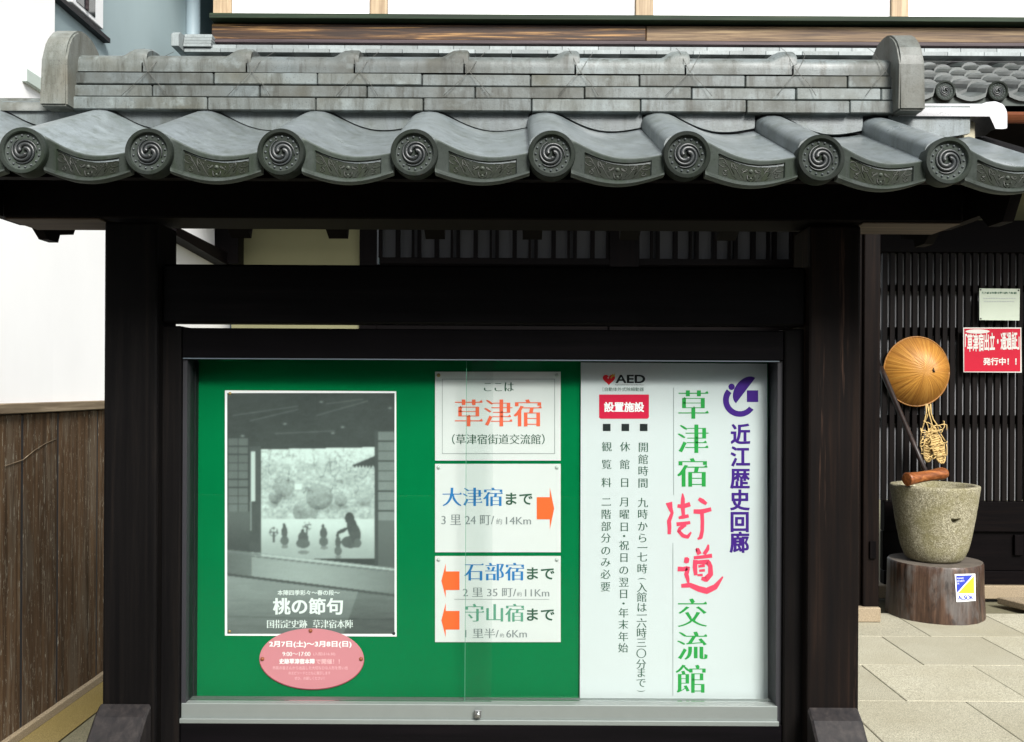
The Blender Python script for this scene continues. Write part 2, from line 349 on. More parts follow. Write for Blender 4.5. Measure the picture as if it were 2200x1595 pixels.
def straw():
    k = NT('woven_straw', 0.45, 0.4)
    sx = k.n('ShaderNodeSeparateXYZ'); k.l(k.co, sx.inputs[0])
    at = k.n('ShaderNodeMath', operation='ARCTAN2'); k.l(sx.outputs[2], at.inputs[0]); k.l(sx.outputs[0], at.inputs[1])
    cb = k.n('ShaderNodeCombineXYZ'); k.l(at.outputs[0], cb.inputs[0])
    ln = k.n('ShaderNodeVectorMath', operation='LENGTH'); k.l(k.co, ln.inputs[0]); k.l(ln.outputs['Value'], cb.inputs[1])
    f = k.noise((26, 3, 1), 1.0, 5, 0.7, 0, cb.outputs[0], off=False)
    g = k.noise((4, 14, 1), 1.0, 3, 0.6, 0, cb.outputs[0], off=False)
    c = k.ramp(f, [(0.3, (0.16, 0.055, 0.008)), (0.5, (0.42, 0.185, 0.025)), (0.7, (0.66, 0.36, 0.075))])
    c = k.mix(0.45, c, k.ramp(g, [(0.3, 0.45), (0.7, 1.0)]), 'MULTIPLY')
    rr = k.n('ShaderNodeMath', operation='MULTIPLY'); rr.inputs[1].default_value = 4.0; k.l(ln.outputs['Value'], rr.inputs[0])
    c = k.mix(k.ramp(rr.outputs[0], [(0.62, 0), (1.0, 0.75)]), c, k.mix(f, (0.10, 0.035, 0.006), (0.30, 0.13, 0.025)))  # browner towards the rim: shading put into the straw colour
    k.col(c); k.bump(f, 0.5, 0.004); return k.m
M['straw'] = straw()

# ------------------------------------------------------------------ lettering
_scratch = bpy.data.curves.new('lettering_source', 'FONT')
_so = bpy.data.objects.new('lettering_source', _scratch); C.objects.link(_so)
_cache = {}
def outline(s):
    if s in _cache: return _cache[s]
    _scratch.body = s; bpy.context.view_layer.update()
    dg = bpy.context.evaluated_depsgraph_get(); oe = _so.evaluated_get(dg); cu = oe.to_curve(dg)
    polys = []
    for sp in cu.splines:
        bp = sp.bezier_points; n = len(bp); pts = []
        for i in range(n):
            a, b = bp[i], bp[(i+1) % n]
            p0, p1, p2, p3 = [np.array(v[:2]) for v in (a.co, a.handle_right, b.handle_left, b.co)]
            d = p3 - p0; L = np.hypot(*d)
            if L < 1e-6: continue
            dev = max(abs(np.cross(d, p1 - p0)), abs(np.cross(d, p2 - p0))) / L
            k = 1 if dev < 0.004 else (3 if dev < 0.03 else 5)
            for j in range(k):
                t = j / k; pts.append((1-t)**3*p0 + 3*(1-t)**2*t*p1 + 3*(1-t)*t*t*p2 + t**3*p3)
        if len(pts) > 2: polys.append(np.array(pts))
    oe.to_curve_clear()
    _cache[s] = polys
    return polys
STY = dict(reg=(0, 0, 0), bold=(0.018, 0.018, 0), heavy=(0.032, 0.026, 0), mincho=(0.010, -0.010, 1), ultra=(0.036, 0.024, 0), minchob=(0.024, -0.018, 1), brush=(0.02, 0.012, 2), thin=(-0.012, -0.016, 0))
def area(p): return 0.5 * np.sum(p[:, 0] * np.roll(p[:, 1], -1) - np.roll(p[:, 0], -1) * p[:, 1])
def styled(s, sty):
    ax, ay, mode = STY[sty]; polys = outline(s)
    if not polys: return [], []
    sg = 1.0 if area(max(polys, key=lambda p: abs(area(p)))) > 0 else -1.0
    out, tris = [], []
    for p in polys:
        e = np.roll(p, -1, 0) - p; L = np.hypot(e[:, 0], e[:, 1])[:, None] + 1e-9
        n = sg * np.stack([e[:, 1], -e[:, 0]], 1) / L
        npv = np.roll(n, 1, 0)
        nx = np.where(np.abs(n[:, 0]) > np.abs(npv[:, 0]), n[:, 0], npv[:, 0])
        ny = np.where(np.abs(n[:, 1]) > np.abs(npv[:, 1]), n[:, 1], npv[:, 1])
        q = p + np.stack([ax * nx, ay * ny], 1)
        if mode == 2:
            q = q + np.array([[0.018 * math.sin(9 * a + 5 * b), 0.02 * math.sin(7 * b - 6 * a + 1)] for a, b in p])
        out.append(q)
        if mode == 1:
            m = len(p)
            for i in range(m):
                if n[i, 0] > 0.97 and 0.045 < L[i, 0] < 0.10:
                    pr, nx_ = n[i-1], n[(i+1) % m]
                    if abs(pr[1]) > 0.97 and abs(nx_[1]) > 0.97 and pr[1] * nx_[1] < 0 and L[i-1, 0] > 0.2 and L[(i+1) % m, 0] > 0.2:
                        xr = q[i, 0]; yt = max(q[i, 1], q[(i+1) % m, 1])
                        tris.append([(xr - 0.11, yt), (xr + 0.005, yt), (xr - 0.035, yt + 0.055)])
    return out, tris
def fill(polys):
    """triangles inside the outlines (non-zero winding), robust against overlaps"""
    sg = 1.0 if area(max(polys, key=lambda p: abs(area(p)))) > 0 else -1.0
    co, ed = [], []
    for p in polys:
        k = len(co); n = len(p); co += [Vector((float(a), float(b))) for a, b in p]; ed += [(k + i, k + (i+1) % n) for i in range(n)]
    v, e, f, *_ = delaunay_2d_cdt(co, ed, [], 0, 1e-5)
    v = np.array([tuple(x) for x in v]); f = [tuple(t) for t in f]
    if not f: return [], []
    cen = np.array([v[list(t)].mean(0) for t in f])
    A = np.concatenate(polys); B = np.concatenate([np.roll(p, -1, 0) for p in polys])
    px, py = cen[:, 0:1], cen[:, 1:2]
    ax_, ay_, bx_, by_ = A[:, 0], A[:, 1], B[:, 0], B[:, 1]
    crs = (bx_ - ax_) * (py - ay_) - (px - ax_) * (by_ - ay_)
    wn_ = ((ay_ <= py) & (by_ > py) & (crs > 0)).sum(1) - ((ay_ > py) & (by_ <= py) & (crs < 0)).sum(1)
    keep = (wn_ * sg) > 0
    return [tuple(x) for x in v], [t for t, k_ in zip(f, keep) if k_]
import itertools
_ids = itertools.count(1)
class Print:
    """flat print at depth d, laid out in measured picture units"""
    def __init__(s, d): s.d = d; s.m = {}
    def mb(s, mat): return s.m.setdefault(mat, MB())
    def _put(s, v2, f, mat, fx):
        k = [fx(*v) for v in v2]
        s.mb(mat).add(([(a, s.d, b) for a, b in (P(x, y, s.d) for x, y in k)], f))
    def text(s, t, x0, y0, x1, y1, mat, sty='reg', shear=0.0):
        po, tr = styled(t, sty); 
        if not po: return
        al = np.concatenate(po); mn, mx = al.min(0), al.max(0)
        sx, sy = (x1 - x0) / (mx[0] - mn[0]), (y1 - y0) / (mx[1] - mn[1])
        big = y1 - y0 >= 28 and sx < 200
        cell = (lambda q: int(math.floor(sum(a for a, b in q) / len(q)))) if big else (lambda q: 0)
        for ci in sorted({cell(q) for q in po}):
          v, f = fill([q for q in po if cell(q) == ci])
          for t3 in tr:
            if cell(t3) == ci: f.append((len(v), len(v)+1, len(v)+2)); v += t3
          s._put(v, f, (mat, next(_ids)) if big else mat, lambda x, y: (x0 + (x - mn[0]) * sx, y1 - (y - mn[1]) * sy + shear * ((x - mn[0]) * sx)))
    def char(s, t, cx, cy, wd, mat, sty='reg', ht=None):
        ht = ht or wd; po, tr = styled(t, sty)
        v, f = fill(po)
        for t3 in tr: f.append((len(v), len(v)+1, len(v)+2)); v += t3
        s._put(v, f, (mat, next(_ids)) if wd >= 40 else mat, lambda x, y: (cx + (x - 0.5) * wd, cy - (y - 0.38) * ht))
    def poly(s, pts, mat, dd=0.0):
        k = [P(x, y, s.d) for x, y in pts]
        s.mb(mat).add(([(a, s.d - dd, b) for a, b in k], [tuple(range(len(k)))]))
    def rect(s, x0, y0, x1, y1, mat, dd=0.0): s.poly([(x0, y0), (x1, y0), (x1, y1), (x0, y1)], mat, dd)
    def done(s, parent, name='lettering'):
        for mat, mb in s.m.items():
            if isinstance(mat, tuple): ob('letter', mb.mesh('letter', M[mat[0]]), parent)
            else: ob(name, mb.mesh(name, M[mat]), parent, kind='stuff' if name in ('lettering', 'printed_line') else None)
def sheet(name, pts, d, mat, th=0.0012):
    """a sheet of paper or board with an outline measured in picture units at depth d (its front face)"""
    k = [P(x, y, d) for x, y in pts]; n = len(k)
    vs = [(a, d, b) for a, b in k] + [(a, d + th, b) for a, b in k]
    fs = [tuple(range(n)), tuple(range(n, 2*n))[::-1]] + [(i, n+i, n+(i+1) % n, (i+1) % n) for i in range(n)]
    return mesh(name, vs, fs, mat)
def rectp(x0, y0, x1, y1): return [(x0, y0), (x1, y0), (x1, y1), (x0, y1)]
def dome_pin(x, y, d, r, mat, parent, name='pin'):
    a, b = P(x, y, d)
    vs, fs = lathe([(r, 0), (r * 0.95, r * 0.4), (r * 0.6, r * 0.75), (0.0001, r * 0.85)], 10)
    vs = [(a + p[0], d - p[2], b + p[1]) for p in vs]
    ob(name, mesh(name, vs, fs, mat, True), parent)

# ================================================================== THE SETTING
# ---- ground
g = ob('ground', mesh('ground', [(-60, -60, -0.03), (60, -60, -0.03), (60, 60, -0.03), (-60, 60, -0.03)], [(0, 1, 2, 3)], M['joint']), kind='structure')
st = ob('street', mesh('street', [(-60, -8, -0.02), (60, -8, -0.02), (60, 0.9, -0.02), (-60, 0.9, -0.02)], [(0, 1, 2, 3)], M['asphalt']), kind='structure')
pav = bpy.data.objects.new('pavement', None); put(pav, None, Matrix.Translation((1, 4, 0))); tag(pav, kind='structure')
def slab_mesh(wd, ln):
    bm = bmesh.new(); bm_box(bm, 0, wd, 0, ln, -0.06, 0.0, 0.003)
    me = bpy.data.meshes.new('paving_slab'); bm.to_mesh(me); bm.free(); me.materials.append(M['slab']); return me
SLW, G = 0.626, 0.005
sm_ = slab_mesh(SLW - G, 0.628 - G)
offs = {0: 0.394, 1: 0.104, 2: 0.462, 3: 0.15}
for r in range(-5, 4):
    d0 = 4.14 + 0.6275 * r
    off = offs.get(r, (r * 0.37) % 0.62)
    x = -1.93 + ((off + 1.93) % SLW) - SLW
    while x < 5.5:
        if x > -1.95 - 0.0:
            ob('paving_slab', sm_, pav, Matrix.Translation((x, d0, random.uniform(-0.0012, 0.0012))))
        x += SLW
# left edge: mossy strip along the neighbour's wall, with washed gravel beside it
ob('mossy_strip', mesh('mossy_strip', [(-2.14, 0.9, 0.004), (-1.965, 0.9, 0.004), (-1.965, 7.2, 0.004), (-2.14, 7.2, 0.004)], [(0, 1, 2, 3)], M['mossy']), kind='structure')
ob('gravel_strip', mesh('gravel_strip', [(-1.955, 0.9, 0.005), (-1.3, 0.9, 0.005), (-1.3, 7.2, 0.005), (-1.955, 7.2, 0.005)], [(0, 1, 2, 3)], M['gravel']), kind='structure')

# ================================================================== NEIGHBOUR'S HOUSE (left)
nb = thing('neighbour_house', 'white plastered house with weathered brown plank skirting along the left edge', 'house', (-2.5, 4, 0))
XW = -2.17
box('wall', XW - 0.25, XW - 0.005, 0.6, 4.52, 0.0, 6.5, M['white'], nb, 0.0)
box('wall', XW - 0.25, XW - 0.005, 4.52, 7.35, 0.0, 2.95, M['white'], nb, 0.0, label='low white wall running back beside the alley')
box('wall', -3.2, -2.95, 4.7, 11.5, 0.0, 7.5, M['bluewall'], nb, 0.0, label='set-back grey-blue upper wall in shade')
box('wall', -3.0, -2.17 - 0.26, 4.50, 4.70, 2.9, 6.5, M['white'], nb, 0.0)
box('stone_footing', XW - 0.02, XW + 0.035, 0.6, 7.2, 0.0, 0.045, M['kerb'], nb, 0.006)
seams = [0.6, 1.0, 1.42, 1.80, 2.2, 2.62, 3.0, 3.40, 3.78, 4.20, 4.53, 4.96, 5.4, 5.8, 6.2, 6.6, 7.2]
for a, b in zip(seams, seams[1:]):
    mid = (a + b) / 2 + random.uniform(-0.03, 0.03)
    dx = random.uniform(0, 0.004)
    prism('plank', [(XW + 0.001, a + 0.011), (XW + 0.015 + dx, a + 0.011), (XW + 0.0165 + dx, b - 0.011), (XW + 0.001, b - 0.011)], 'z', 0.045, 1.425, M['plank'], nb, 0.002)
for a in seams[1:-1]: box('seam_shade_strip', XW + 0.001, XW + 0.0145, a - 0.0105, a + 0.0105, 0.045, 1.42, M['black'], nb, 0.0)  # black strips put where shade falls in the open plank seams
box('top_trim', XW - 0.01, XW + 0.04, 0.6, 7.2, 1.43, 1.475, M['trim'], nb, 0.004)
box('seam_shade_backing', XW - 0.004, XW, 0.6, 7.2, 0.045, 1.43, M['black'], nb, 0.0)  # black sheet added so the seams between planks look shaded
# vine scar / string across the planks
v, f = tube([(XW + 0.0195, y, z) for y, z in ((4.05, 1.21), (4.2, 1.225), (4.3, 1.26), (4.40, 1.285), (4.50, 1.30))], 0.0016, 5)
ob('old_cord', mesh('old_cord', v, f, M['trim'], True), nb)
# ledge on the upper wall, window with pale frame
box('ledge', -2.96, -2.90, 4.7, 6.86, PZ(150, 27, 6.35) - 0.02, PZ(150, 27, 6.35) + 0.012, M['black'], nb, 0.0)
wy0, wy1 = 6.32, 6.60
wf = box('window_frame', -2.96, -2.90, wy0 - 0.06, wy1 + 0.14, 4.07, 5.6, M['white'], nb, 0.004)
box('pane', -2.905, -2.895, wy0, wy1, 4.10, 5.5, M['glassdark'], wf, 0.0)
wf2 = box('window_bar', -2.91, -2.885, wy0 + 0.13, wy0 + 0.16, 4.10, 5.5, M['railp'], wf, 0.0)
# downpipe
a, _ = P(415, 40, 8.6)
v, f = tube([(a, 8.6, 0.2), (a, 8.6, 6.8)], 0.062, 16)
ob('downpipe', mesh('downpipe', v, f, M['pipe'], True), nb)
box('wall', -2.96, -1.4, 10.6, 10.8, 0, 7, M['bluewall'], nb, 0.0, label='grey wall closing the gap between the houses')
# small box with a copper-brown cap on the white wall
a0, b0 = P(42, 195, 4.35); a1, b1 = P(88, 166, 4.35)
eb = box('meter_box', XW - 0.005, a1, 4.22, 4.42, b0, b1, M['cabinet'], nb, 0.004)
box('meter_cover', a1 - 0.05, a1 + 0.006, 4.37, 4.425, b0 + 0.02, b1 - 0.004, M['copper'], eb, 0.006)
# dark eave board low along the alley wall
prism('eave_board', [(5.9, PZ(382, 500, 6.14)), (7.15, 2.53), (7.15, 2.43), (5.9, PZ(385, 522, 6.2))], 'x', XW - 0.0, XW + 0.09, M['facade_x'], nb)
box('alley_cross_beam', XW, -2.0, 6.95, 7.1, 2.45, 3.1, M['facade_x'], nb, 0.003)

# ================================================================== THE OLD TOWN HOUSE (behind)
hs_ = thing('town_house', 'old two-storey town house with dark lattice front, white plaster and tiled lower roof', 'house', (1.2, 7.3, 0))
FD = 7.2
XL, XR = -2.12, 6.0
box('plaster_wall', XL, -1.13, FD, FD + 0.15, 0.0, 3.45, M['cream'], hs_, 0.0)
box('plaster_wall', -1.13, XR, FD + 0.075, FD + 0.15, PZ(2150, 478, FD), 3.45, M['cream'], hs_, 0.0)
box('wall_post', -1.15, -1.02, FD - 0.04, FD + 0.05, 0.0, 3.4, M['facade'], hs_)
box('lintel', -1.02, 2.16, FD - 0.05, FD + 0.07, PZ(1100, 440, FD), PZ(1100, 385, FD), M['facade_x'], hs_)
box('lintel', 2.162, XR, FD - 0.05, FD + 0.07, PZ(2150, 545, FD), PZ(2150, 476, FD), M['facade_x'], hs_)
# window band: blinds behind upright bars
zb0, zb1 = PZ(1100, 556, FD), PZ(1100, 440, FD)
box('window_sill', -1.0, 2.16, FD - 0.045, FD + 0.03, zb0 - 0.05, zb0, M['facade_x'], hs_)
box('blind', -1.0, 2.16, FD + 0.035, FD + 0.05, zb0, PZ(1100, 441, FD), M['blind'], hs_, 0.0)
box('lower_wall', -1.02, 2.16, FD - 0.02, FD + 0.04, 0.0, zb0 - 0.051, M['facade_x'], hs_, 0.0)
px0 = [1465/3.143+360 + 83.3*k for k in range(5)]
bars = []
for k in range(-1, 12):
    x0 = 826 + 83.4 * k
    if k >= 6: x0 += 11
    bars += [(x0 - 12, x0 - 4.5), (x0 - 3.0 + 27.5, x0 + 34)]
    if k < 11: bars += [(x0 + 59, x0 + 64)]
for a, b in bars:
    if a < 780 or b > 1712 or (1305 < a < 1372): continue
    box('window_bar', PX(a, 525, FD), PX(b, 525, FD), FD - 0.03, FD + 0.01, zb0, PZ(1100, 441, FD), M['facade'], hs_, 0.0)
box('wall_post', PX(1308, 525, FD), PX(1372, 525, FD), FD - 0.05, FD + 0.04, 0.0, PZ(1100, 441, FD), M['facade'], hs_)
# entrance pillar that stands forward, on a stone base
pd = 6.4
pxa, pxb = PX(1852, 900, pd), PX(1890, 900, pd)
box('entrance_pillar', pxa + 0.012, pxb, pd, pd + 0.14, PZ(1870, 1304, pd), 3.15, M['pillar'], hs_, 0.004)
box('side_wall', pxa - 0.25, pxa + 0.008, pd + 0.03, FD + 0.02, 0.0, 3.15, M['pillar'], hs_, 0.003)
box('wooden_latch', PX(1867, 1180, pd), PX(1880, 1180, pd), pd - 0.018, pd, PZ(1870, 1200, pd), PZ(1870, 1163, pd), M['facade'], hs_, 0.002)
box('stone_base', pxa - 0.3, pxb + 0.003, pd - 0.03, FD, 0.0, PZ(1870, 1304, pd), M['kerb'], hs_, 0.006)
box('stone_base', pxb + 0.03, XR, FD - 0.10, FD + 0.1, 0.0, PZ(2150, 1260, 7.1), M['kerb'], hs_, 0.006)
# lattice door front
lz1, lz0 = PZ(2050, 540, FD), PZ(2050, 1076, FD)
lx0 = PX(1890, 800, FD)
slat_me = None
sh = box('shoji_paper', lx0 + 0.02, XR, FD + 0.055, FD + 0.06, lz0, lz1, M['paper_shoji'], hs_, 0.0)
pitch = 16.1 / FPX * FD
k = 0
while True:
    cx = PX(1897.3, 800, FD) + k * pitch
    if cx > 4.3: break
    if slat_me is None:
        bm = bmesh.new(); bm_box(bm, -0.0185, 0.0185, 0, 0.03, 0, lz1 - lz0, 0.002)
        slat_me = bpy.data.meshes.new('lattice_slat'); bm.to_mesh(slat_me); bm.free(); slat_me.materials.append(M['slat'])
    if abs(cx - 3.965) > 0.08:
        ob('lattice_slat', slat_me, hs_, Matrix.Translation((cx, FD - 0.03, lz0)))
    k += 1
for ya, yb in ((613, 626), (704, 722), (892, 911)):
    box('lattice_rail', lx0 + 0.02, XR, FD + 0.003, FD + 0.03, PZ(2050, yb, FD), PZ(2050, ya, FD), M['slat'], hs_, 0.001)
box('door_post', 3.89, 4.05, FD - 0.05, FD + 0.03, PZ(2150, 1260, 7.1), lz1, M['facade'], hs_)
box('bottom_rail', lx0 + 0.02, XR, FD - 0.055, FD + 0.03, PZ(2150, 1141, FD), lz0 - 0.001, M['facade_x'], hs_, 0.004)
box('bottom_panel', lx0 + 0.02, XR, FD - 0.025, FD + 0.03, PZ(2150, 1225, FD), PZ(2150, 1141, FD) - 0.002, M['facade_x'], hs_, 0.003)
box('threshold', lx0 + 0.02, XR, FD - 0.05, FD + 0.03, PZ(2150, 1260, 7.1), PZ(2150, 1225, FD) - 0.002, M['facade_x'], hs_, 0.003)
box('panel_block', PX(2180, 1170, FD - .05), PX(2199, 1170, FD - .05), FD - 0.05, FD - 0.026, PZ(2190, 1194, FD - .05), PZ(2190, 1150, FD - .05), M['facade'], hs_, 0.003)
# lower roof
ED, EZ = 6.0, PZ(2085, 191, 6.0)            # eave depth, height of the round tile ends
WD = 8.0                                     # upper wall depth
TZ = PZ(1100, 119, WD)                       # roof meets the wall here
sl = (TZ - 0.06 - EZ) / (WD - ED)
def rz(d): return EZ + sl * (d - ED)
prism('roof_deck', [(ED + 0.02, rz(ED) - 0.10), (WD, rz(WD) - 0.10), (WD, rz(WD) - 0.16), (ED + 0.02, rz(ED) - 0.16)], 'x', -2.70, XR, M['rafter'], hs_)
v, f = [], []
NU = 9
fx0 = PX(2030, 190, ED); FP = 0.3315
# one pantile: rounded hump + concave valley, with thickness
def far_tile():
    prof = []
    for i in range(8):
        t = math.pi * i / 7; prof.append((-0.075 * math.cos(t), 0.062 * math.sin(t)))
    for i in range(1, 7):
        u = i / 6; prof.append((0.075 + (FP - 0.15) * u, -0.028 * math.sin(math.pi * u)))
    L = 0.30; n = len(prof); vs = []
    for yy, zz in ((0, 0.022), (L, 0.022 + sl * L - 0.024)):
        for x, z in prof: vs.append((x, yy, z + zz))
        for x, z in prof: vs.append((x * 0.999, yy, z + zz - 0.026))
    fs = []
    for i in range(n - 1):
        fs.append((i, i+1, 2*n+i+1, 2*n+i)); fs.append((n+i, i, i+1, n+i+1)[::1]); fs.append((n+i+1, n+i, 3*n+i, 3*n+i+1))
        fs.append((2*n+i, 2*n+i+1, 3*n+i+1, 3*n+i))
    fs.append((0, n, 3*n, 2*n)); fs.append((n-1, 3*n-1, 4*n-1, 2*n-1))
    return mesh('far_roof_tile', vs, fs, M['fartile'])
ftm = far_tile()
cols = range(-16, 5)
nrow = 8; step = (WD - ED) / nrow
for r in range(nrow):
    for k in cols:
        d0 = ED + r * step
        ob('roof_tile', ftm, hs_, Matrix.Translation((fx0 + k * FP, d0, rz(d0) - 0.045 + random.uniform(-0.002, 0.002))))

# swirl crest shared by all round ends
def crest_parts(Rr):
    """round tile end (axis along -Y, front at y=0): returns (disc mesh, relief mesh)"""
    prof = [(Rr * 0.93, 0.05), (Rr, 0.045), (Rr, 0.004), (Rr * 0.97, 0.0), (Rr * 0.83, 0.0), (Rr * 0.80, 0.002), (Rr * 0.78, 0.009), (Rr * 0.5, 0.0095), (0.0001, 0.010)]
    vs, fs = lathe(prof, 48)
    vs = [(p[0], p[2], p[1]) for p in vs]; fs = [f[::-1] for f in fs]
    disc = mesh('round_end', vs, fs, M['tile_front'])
    mb = MB(); y = 0.0095
    q = Rr / 0.0555
    for k in range(16):
        a = 2 * math.pi * k / 16
        vv, ff = lathe([(0.0030*q, 0), (0.0027*q, 0.002*q), (0.0016*q, 0.0033*q), (0.00005, 0.0038*q)], 8)
        mb.add(([(p[0] + 0.0375*q*math.cos(a), y - p[2], p[1] + 0.0375*q*math.sin(a)) for p in vv], ff))
    for k in range(3):
        pts, rr = [], []
        for i in range(30):
            t = i / 29; th = k * 2.0944 + 1.0 - t * 5.4
            r = (0.0065 + 0.0245 * t ** 0.75) * q
            pts.append((r * math.cos(th), y - 0.001, r * math.sin(th))); rr.append((0.0052 * (1 - t) ** 0.8 + 0.0011) * q)
        mb.add(tube(pts, rr, 8))
    rel = mb.mesh('swirl_relief', M['swirl'], True)
    return disc, rel
fd, fr_ = crest_parts(0.064)
for k in cols:
    o = ob('round_end', fd, hs_, Matrix.Translation((fx0 + k * FP, ED - 0.012, rz(ED) - 0.015)))
    ob('swirl_relief', fr_, o, Matrix.Translation((fx0 + k * FP, ED - 0.012, rz(ED) - 0.015)))
# eave apron below the far tiles + gutter
bm = bmesh.new()
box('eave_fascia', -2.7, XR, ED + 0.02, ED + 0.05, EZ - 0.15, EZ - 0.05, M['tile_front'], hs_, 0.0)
gz = PZ(2180, 246, ED - 0.08)
pts = [(ED - 0.08 + 0.055 * math.cos(t), gz + 0.0 - 0.055 * math.sin(t)) for t in [math.pi * i / 10 for i in range(11)]]
pts2 = [(ED - 0.08 + 0.048 * math.cos(t), gz + 0.0 - 0.048 * math.sin(t)) for t in [math.pi * i / 10 for i in range(11)]][::-1]
prism('gutter', pts + pts2, 'x', -2.7, XR, M['copper'], hs_)
box('eave_soffit', -2.7, XR, ED + 0.02, FD + 0.3, EZ - 0.19, EZ - 0.151, M['rafter'], hs_, 0.0)
# flat ridge tiles where the roof meets the upper wall
zt = [PZ(1100, y, WD - 0.1) for y in (119, 109.5, 99.5)]
for r in range(2):
    x = -2.72 + (0.12 if r else 0)
    while x < XR:
        wd = 0.30 if r == 0 else 0.30
        x2 = min(x + wd, XR)
        box('flat_ridge_tile', x + 0.0015, x2 - 0.0015, WD - 0.13 + 0.03 * r, WD - 0.005, zt[r] + 0.003, zt[r+1], M['farnoshi'], hs_, 0.002)
        x = x2
# ridge end tile at the left end of the far roof
exa, exb = PX(381, 85, WD - 0.1), PX(397, 85, WD - 0.1)
prism('ridge_end_tile', [(WD - 0.25, PZ(390, 104, WD-.2)), (WD - 0.25, PZ(390, 78, WD-.2)), (WD - 0.20, PZ(390, 70, WD-.2)), (WD - 0.05, PZ(390, 66, WD-.2)), (WD, PZ(390, 66, WD-.2)), (WD, PZ(390, 104, WD-.2))], 'x', exa, exb, M['farnoshi'], hs_, 0.004)
for r in range(4):
    box('flat_ridge_tile', exb + 0.003, PX(457, 85, WD - 0.1), WD - 0.15 + 0.01 * r, WD - 0.005, PZ(420, 100 - 7.5 * r, WD-.15), PZ(420, 93.5 - 7.5 * r, WD-.15), M['farnoshi'], hs_, 0.002)
# upper wall
def uz(y): return PZ(1100, y, WD)
ux0 = PX(457, 40, WD)
box('foot_rail', ux0, XR, WD - 0.05, WD + 0.02, uz(99), uz(91), M['railp'], hs_, 0.003)
bj = PX(1387, 70, WD)
box('wall_beam', ux0, bj - 0.002, WD - 0.03, WD + 0.05, uz(90), uz(57), M['oldbeam'], hs_, 0.006, label='dark brown old beam under the white wall panels')
box('wall_beam', bj + 0.002, XR, WD - 0.028, WD + 0.05, uz(90), uz(57), M['palebeam'], hs_, 0.006, label='paler brown beam under the white wall panels')
box('mossy_sill', ux0, XR, WD - 0.10, WD + 0.05, uz(52), uz(41), M['sill'], hs_, 0.004)
box('upper_wall_lining', ux0, XR, WD + 0.055, WD + 0.2, TZ - 0.4, 6.2, M['white'], hs_, 0.0)
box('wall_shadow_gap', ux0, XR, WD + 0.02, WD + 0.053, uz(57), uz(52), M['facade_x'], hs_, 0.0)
ups = [(459, 497), (795, 832), (1365, 1403), (1914, 1950), (2490, 2528)]
for i, (a, b) in enumerate(ups):
    box('wall_post', PX(a, 20, WD), PX(b, 20, WD), WD - 0.02, WD + 0.054, uz(41), 6.0, M['palepost'], hs_, 0.004, label='pale brown upper wall post')
for (a, b), (c, d_) in zip(ups, ups[1:]):
    box('white_panel', PX(b, 20, WD) + 0.004, PX(c, 20, WD) - 0.004, WD + 0.012, WD + 0.054, uz(41), 6.0, M['white'], hs_, 0.0)
prism('upper_roof', [(WD - 0.9, 6.25), (WD + 3, 7.6), (WD + 3, 7.45), (WD - 0.9, 6.12)], 'x', -2.8, XR + 1, M['fartile'], hs_)
box('side_wall', -2.5, -2.35, WD + 0.2, WD + 2.8, 3.0, 6.2, M['bluewall'], hs_, 0.0)

# things on the town house front -----------------------------------
# straw hat
hx, hz = P(1981, 798, 7.03); HR = 0.243
vs, fs = [], []; nr, na = 20, 144
for i in range(nr + 1):
    t = i / nr
    for k in range(na):
        a = 2 * math.pi * k / na
        rr = HR * t * (1 + 0.012 * math.sin(3 * a + 1) + 0.006 * math.sin(7 * a))
        cx_, cz_ = 0.065 * (1 - t) ** 1.2, 0.0
        h = 0.15 * (1 - t ** 1.9) + 0.0011 * math.sin(a * 36) * min(1, t * 3)
        vs.append((cx_ + rr * math.cos(a), -h, cz_ + rr * math.sin(a) * 1.06))
for i in range(nr):
    for k in range(na): fs.append((i*na+k, (i+1)*na+k, (i+1)*na+(k+1) % na, i*na+(k+1) % na))
hat = ob('straw_hat', mesh('straw_hat', vs, fs, M['straw'], True), None, Matrix.Translation((hx, 7.13, hz)))
tag(hat, 'round golden straw hat hanging on the dark lattice', 'hat')
vs, fs = tube([(HR * 1.005 * math.cos(a), 0.0, HR * 1.065 * math.sin(a)) for a in [2 * math.pi * k / 60 for k in range(61)]], 0.006, 6)
ob('hat_rim', mesh('hat_rim', vs, fs, M['straw'], True), hat, Matrix.Translation((hx, 7.13, hz)))
mb = MB()
for a in range(3):
    mb.add(tube([(0.06 + random.uniform(-.012, .012) , -0.152, random.uniform(-.012, .012)), (0.065, -0.157, 0), (0.06 + random.uniform(-.025, .025), -0.15, random.uniform(-.025, .025))], 0.003, 5))
ob('crown_knot', mb.mesh('crown_knot', M['handle'], True), hat, Matrix.Translation((hx, 7.13, hz)))
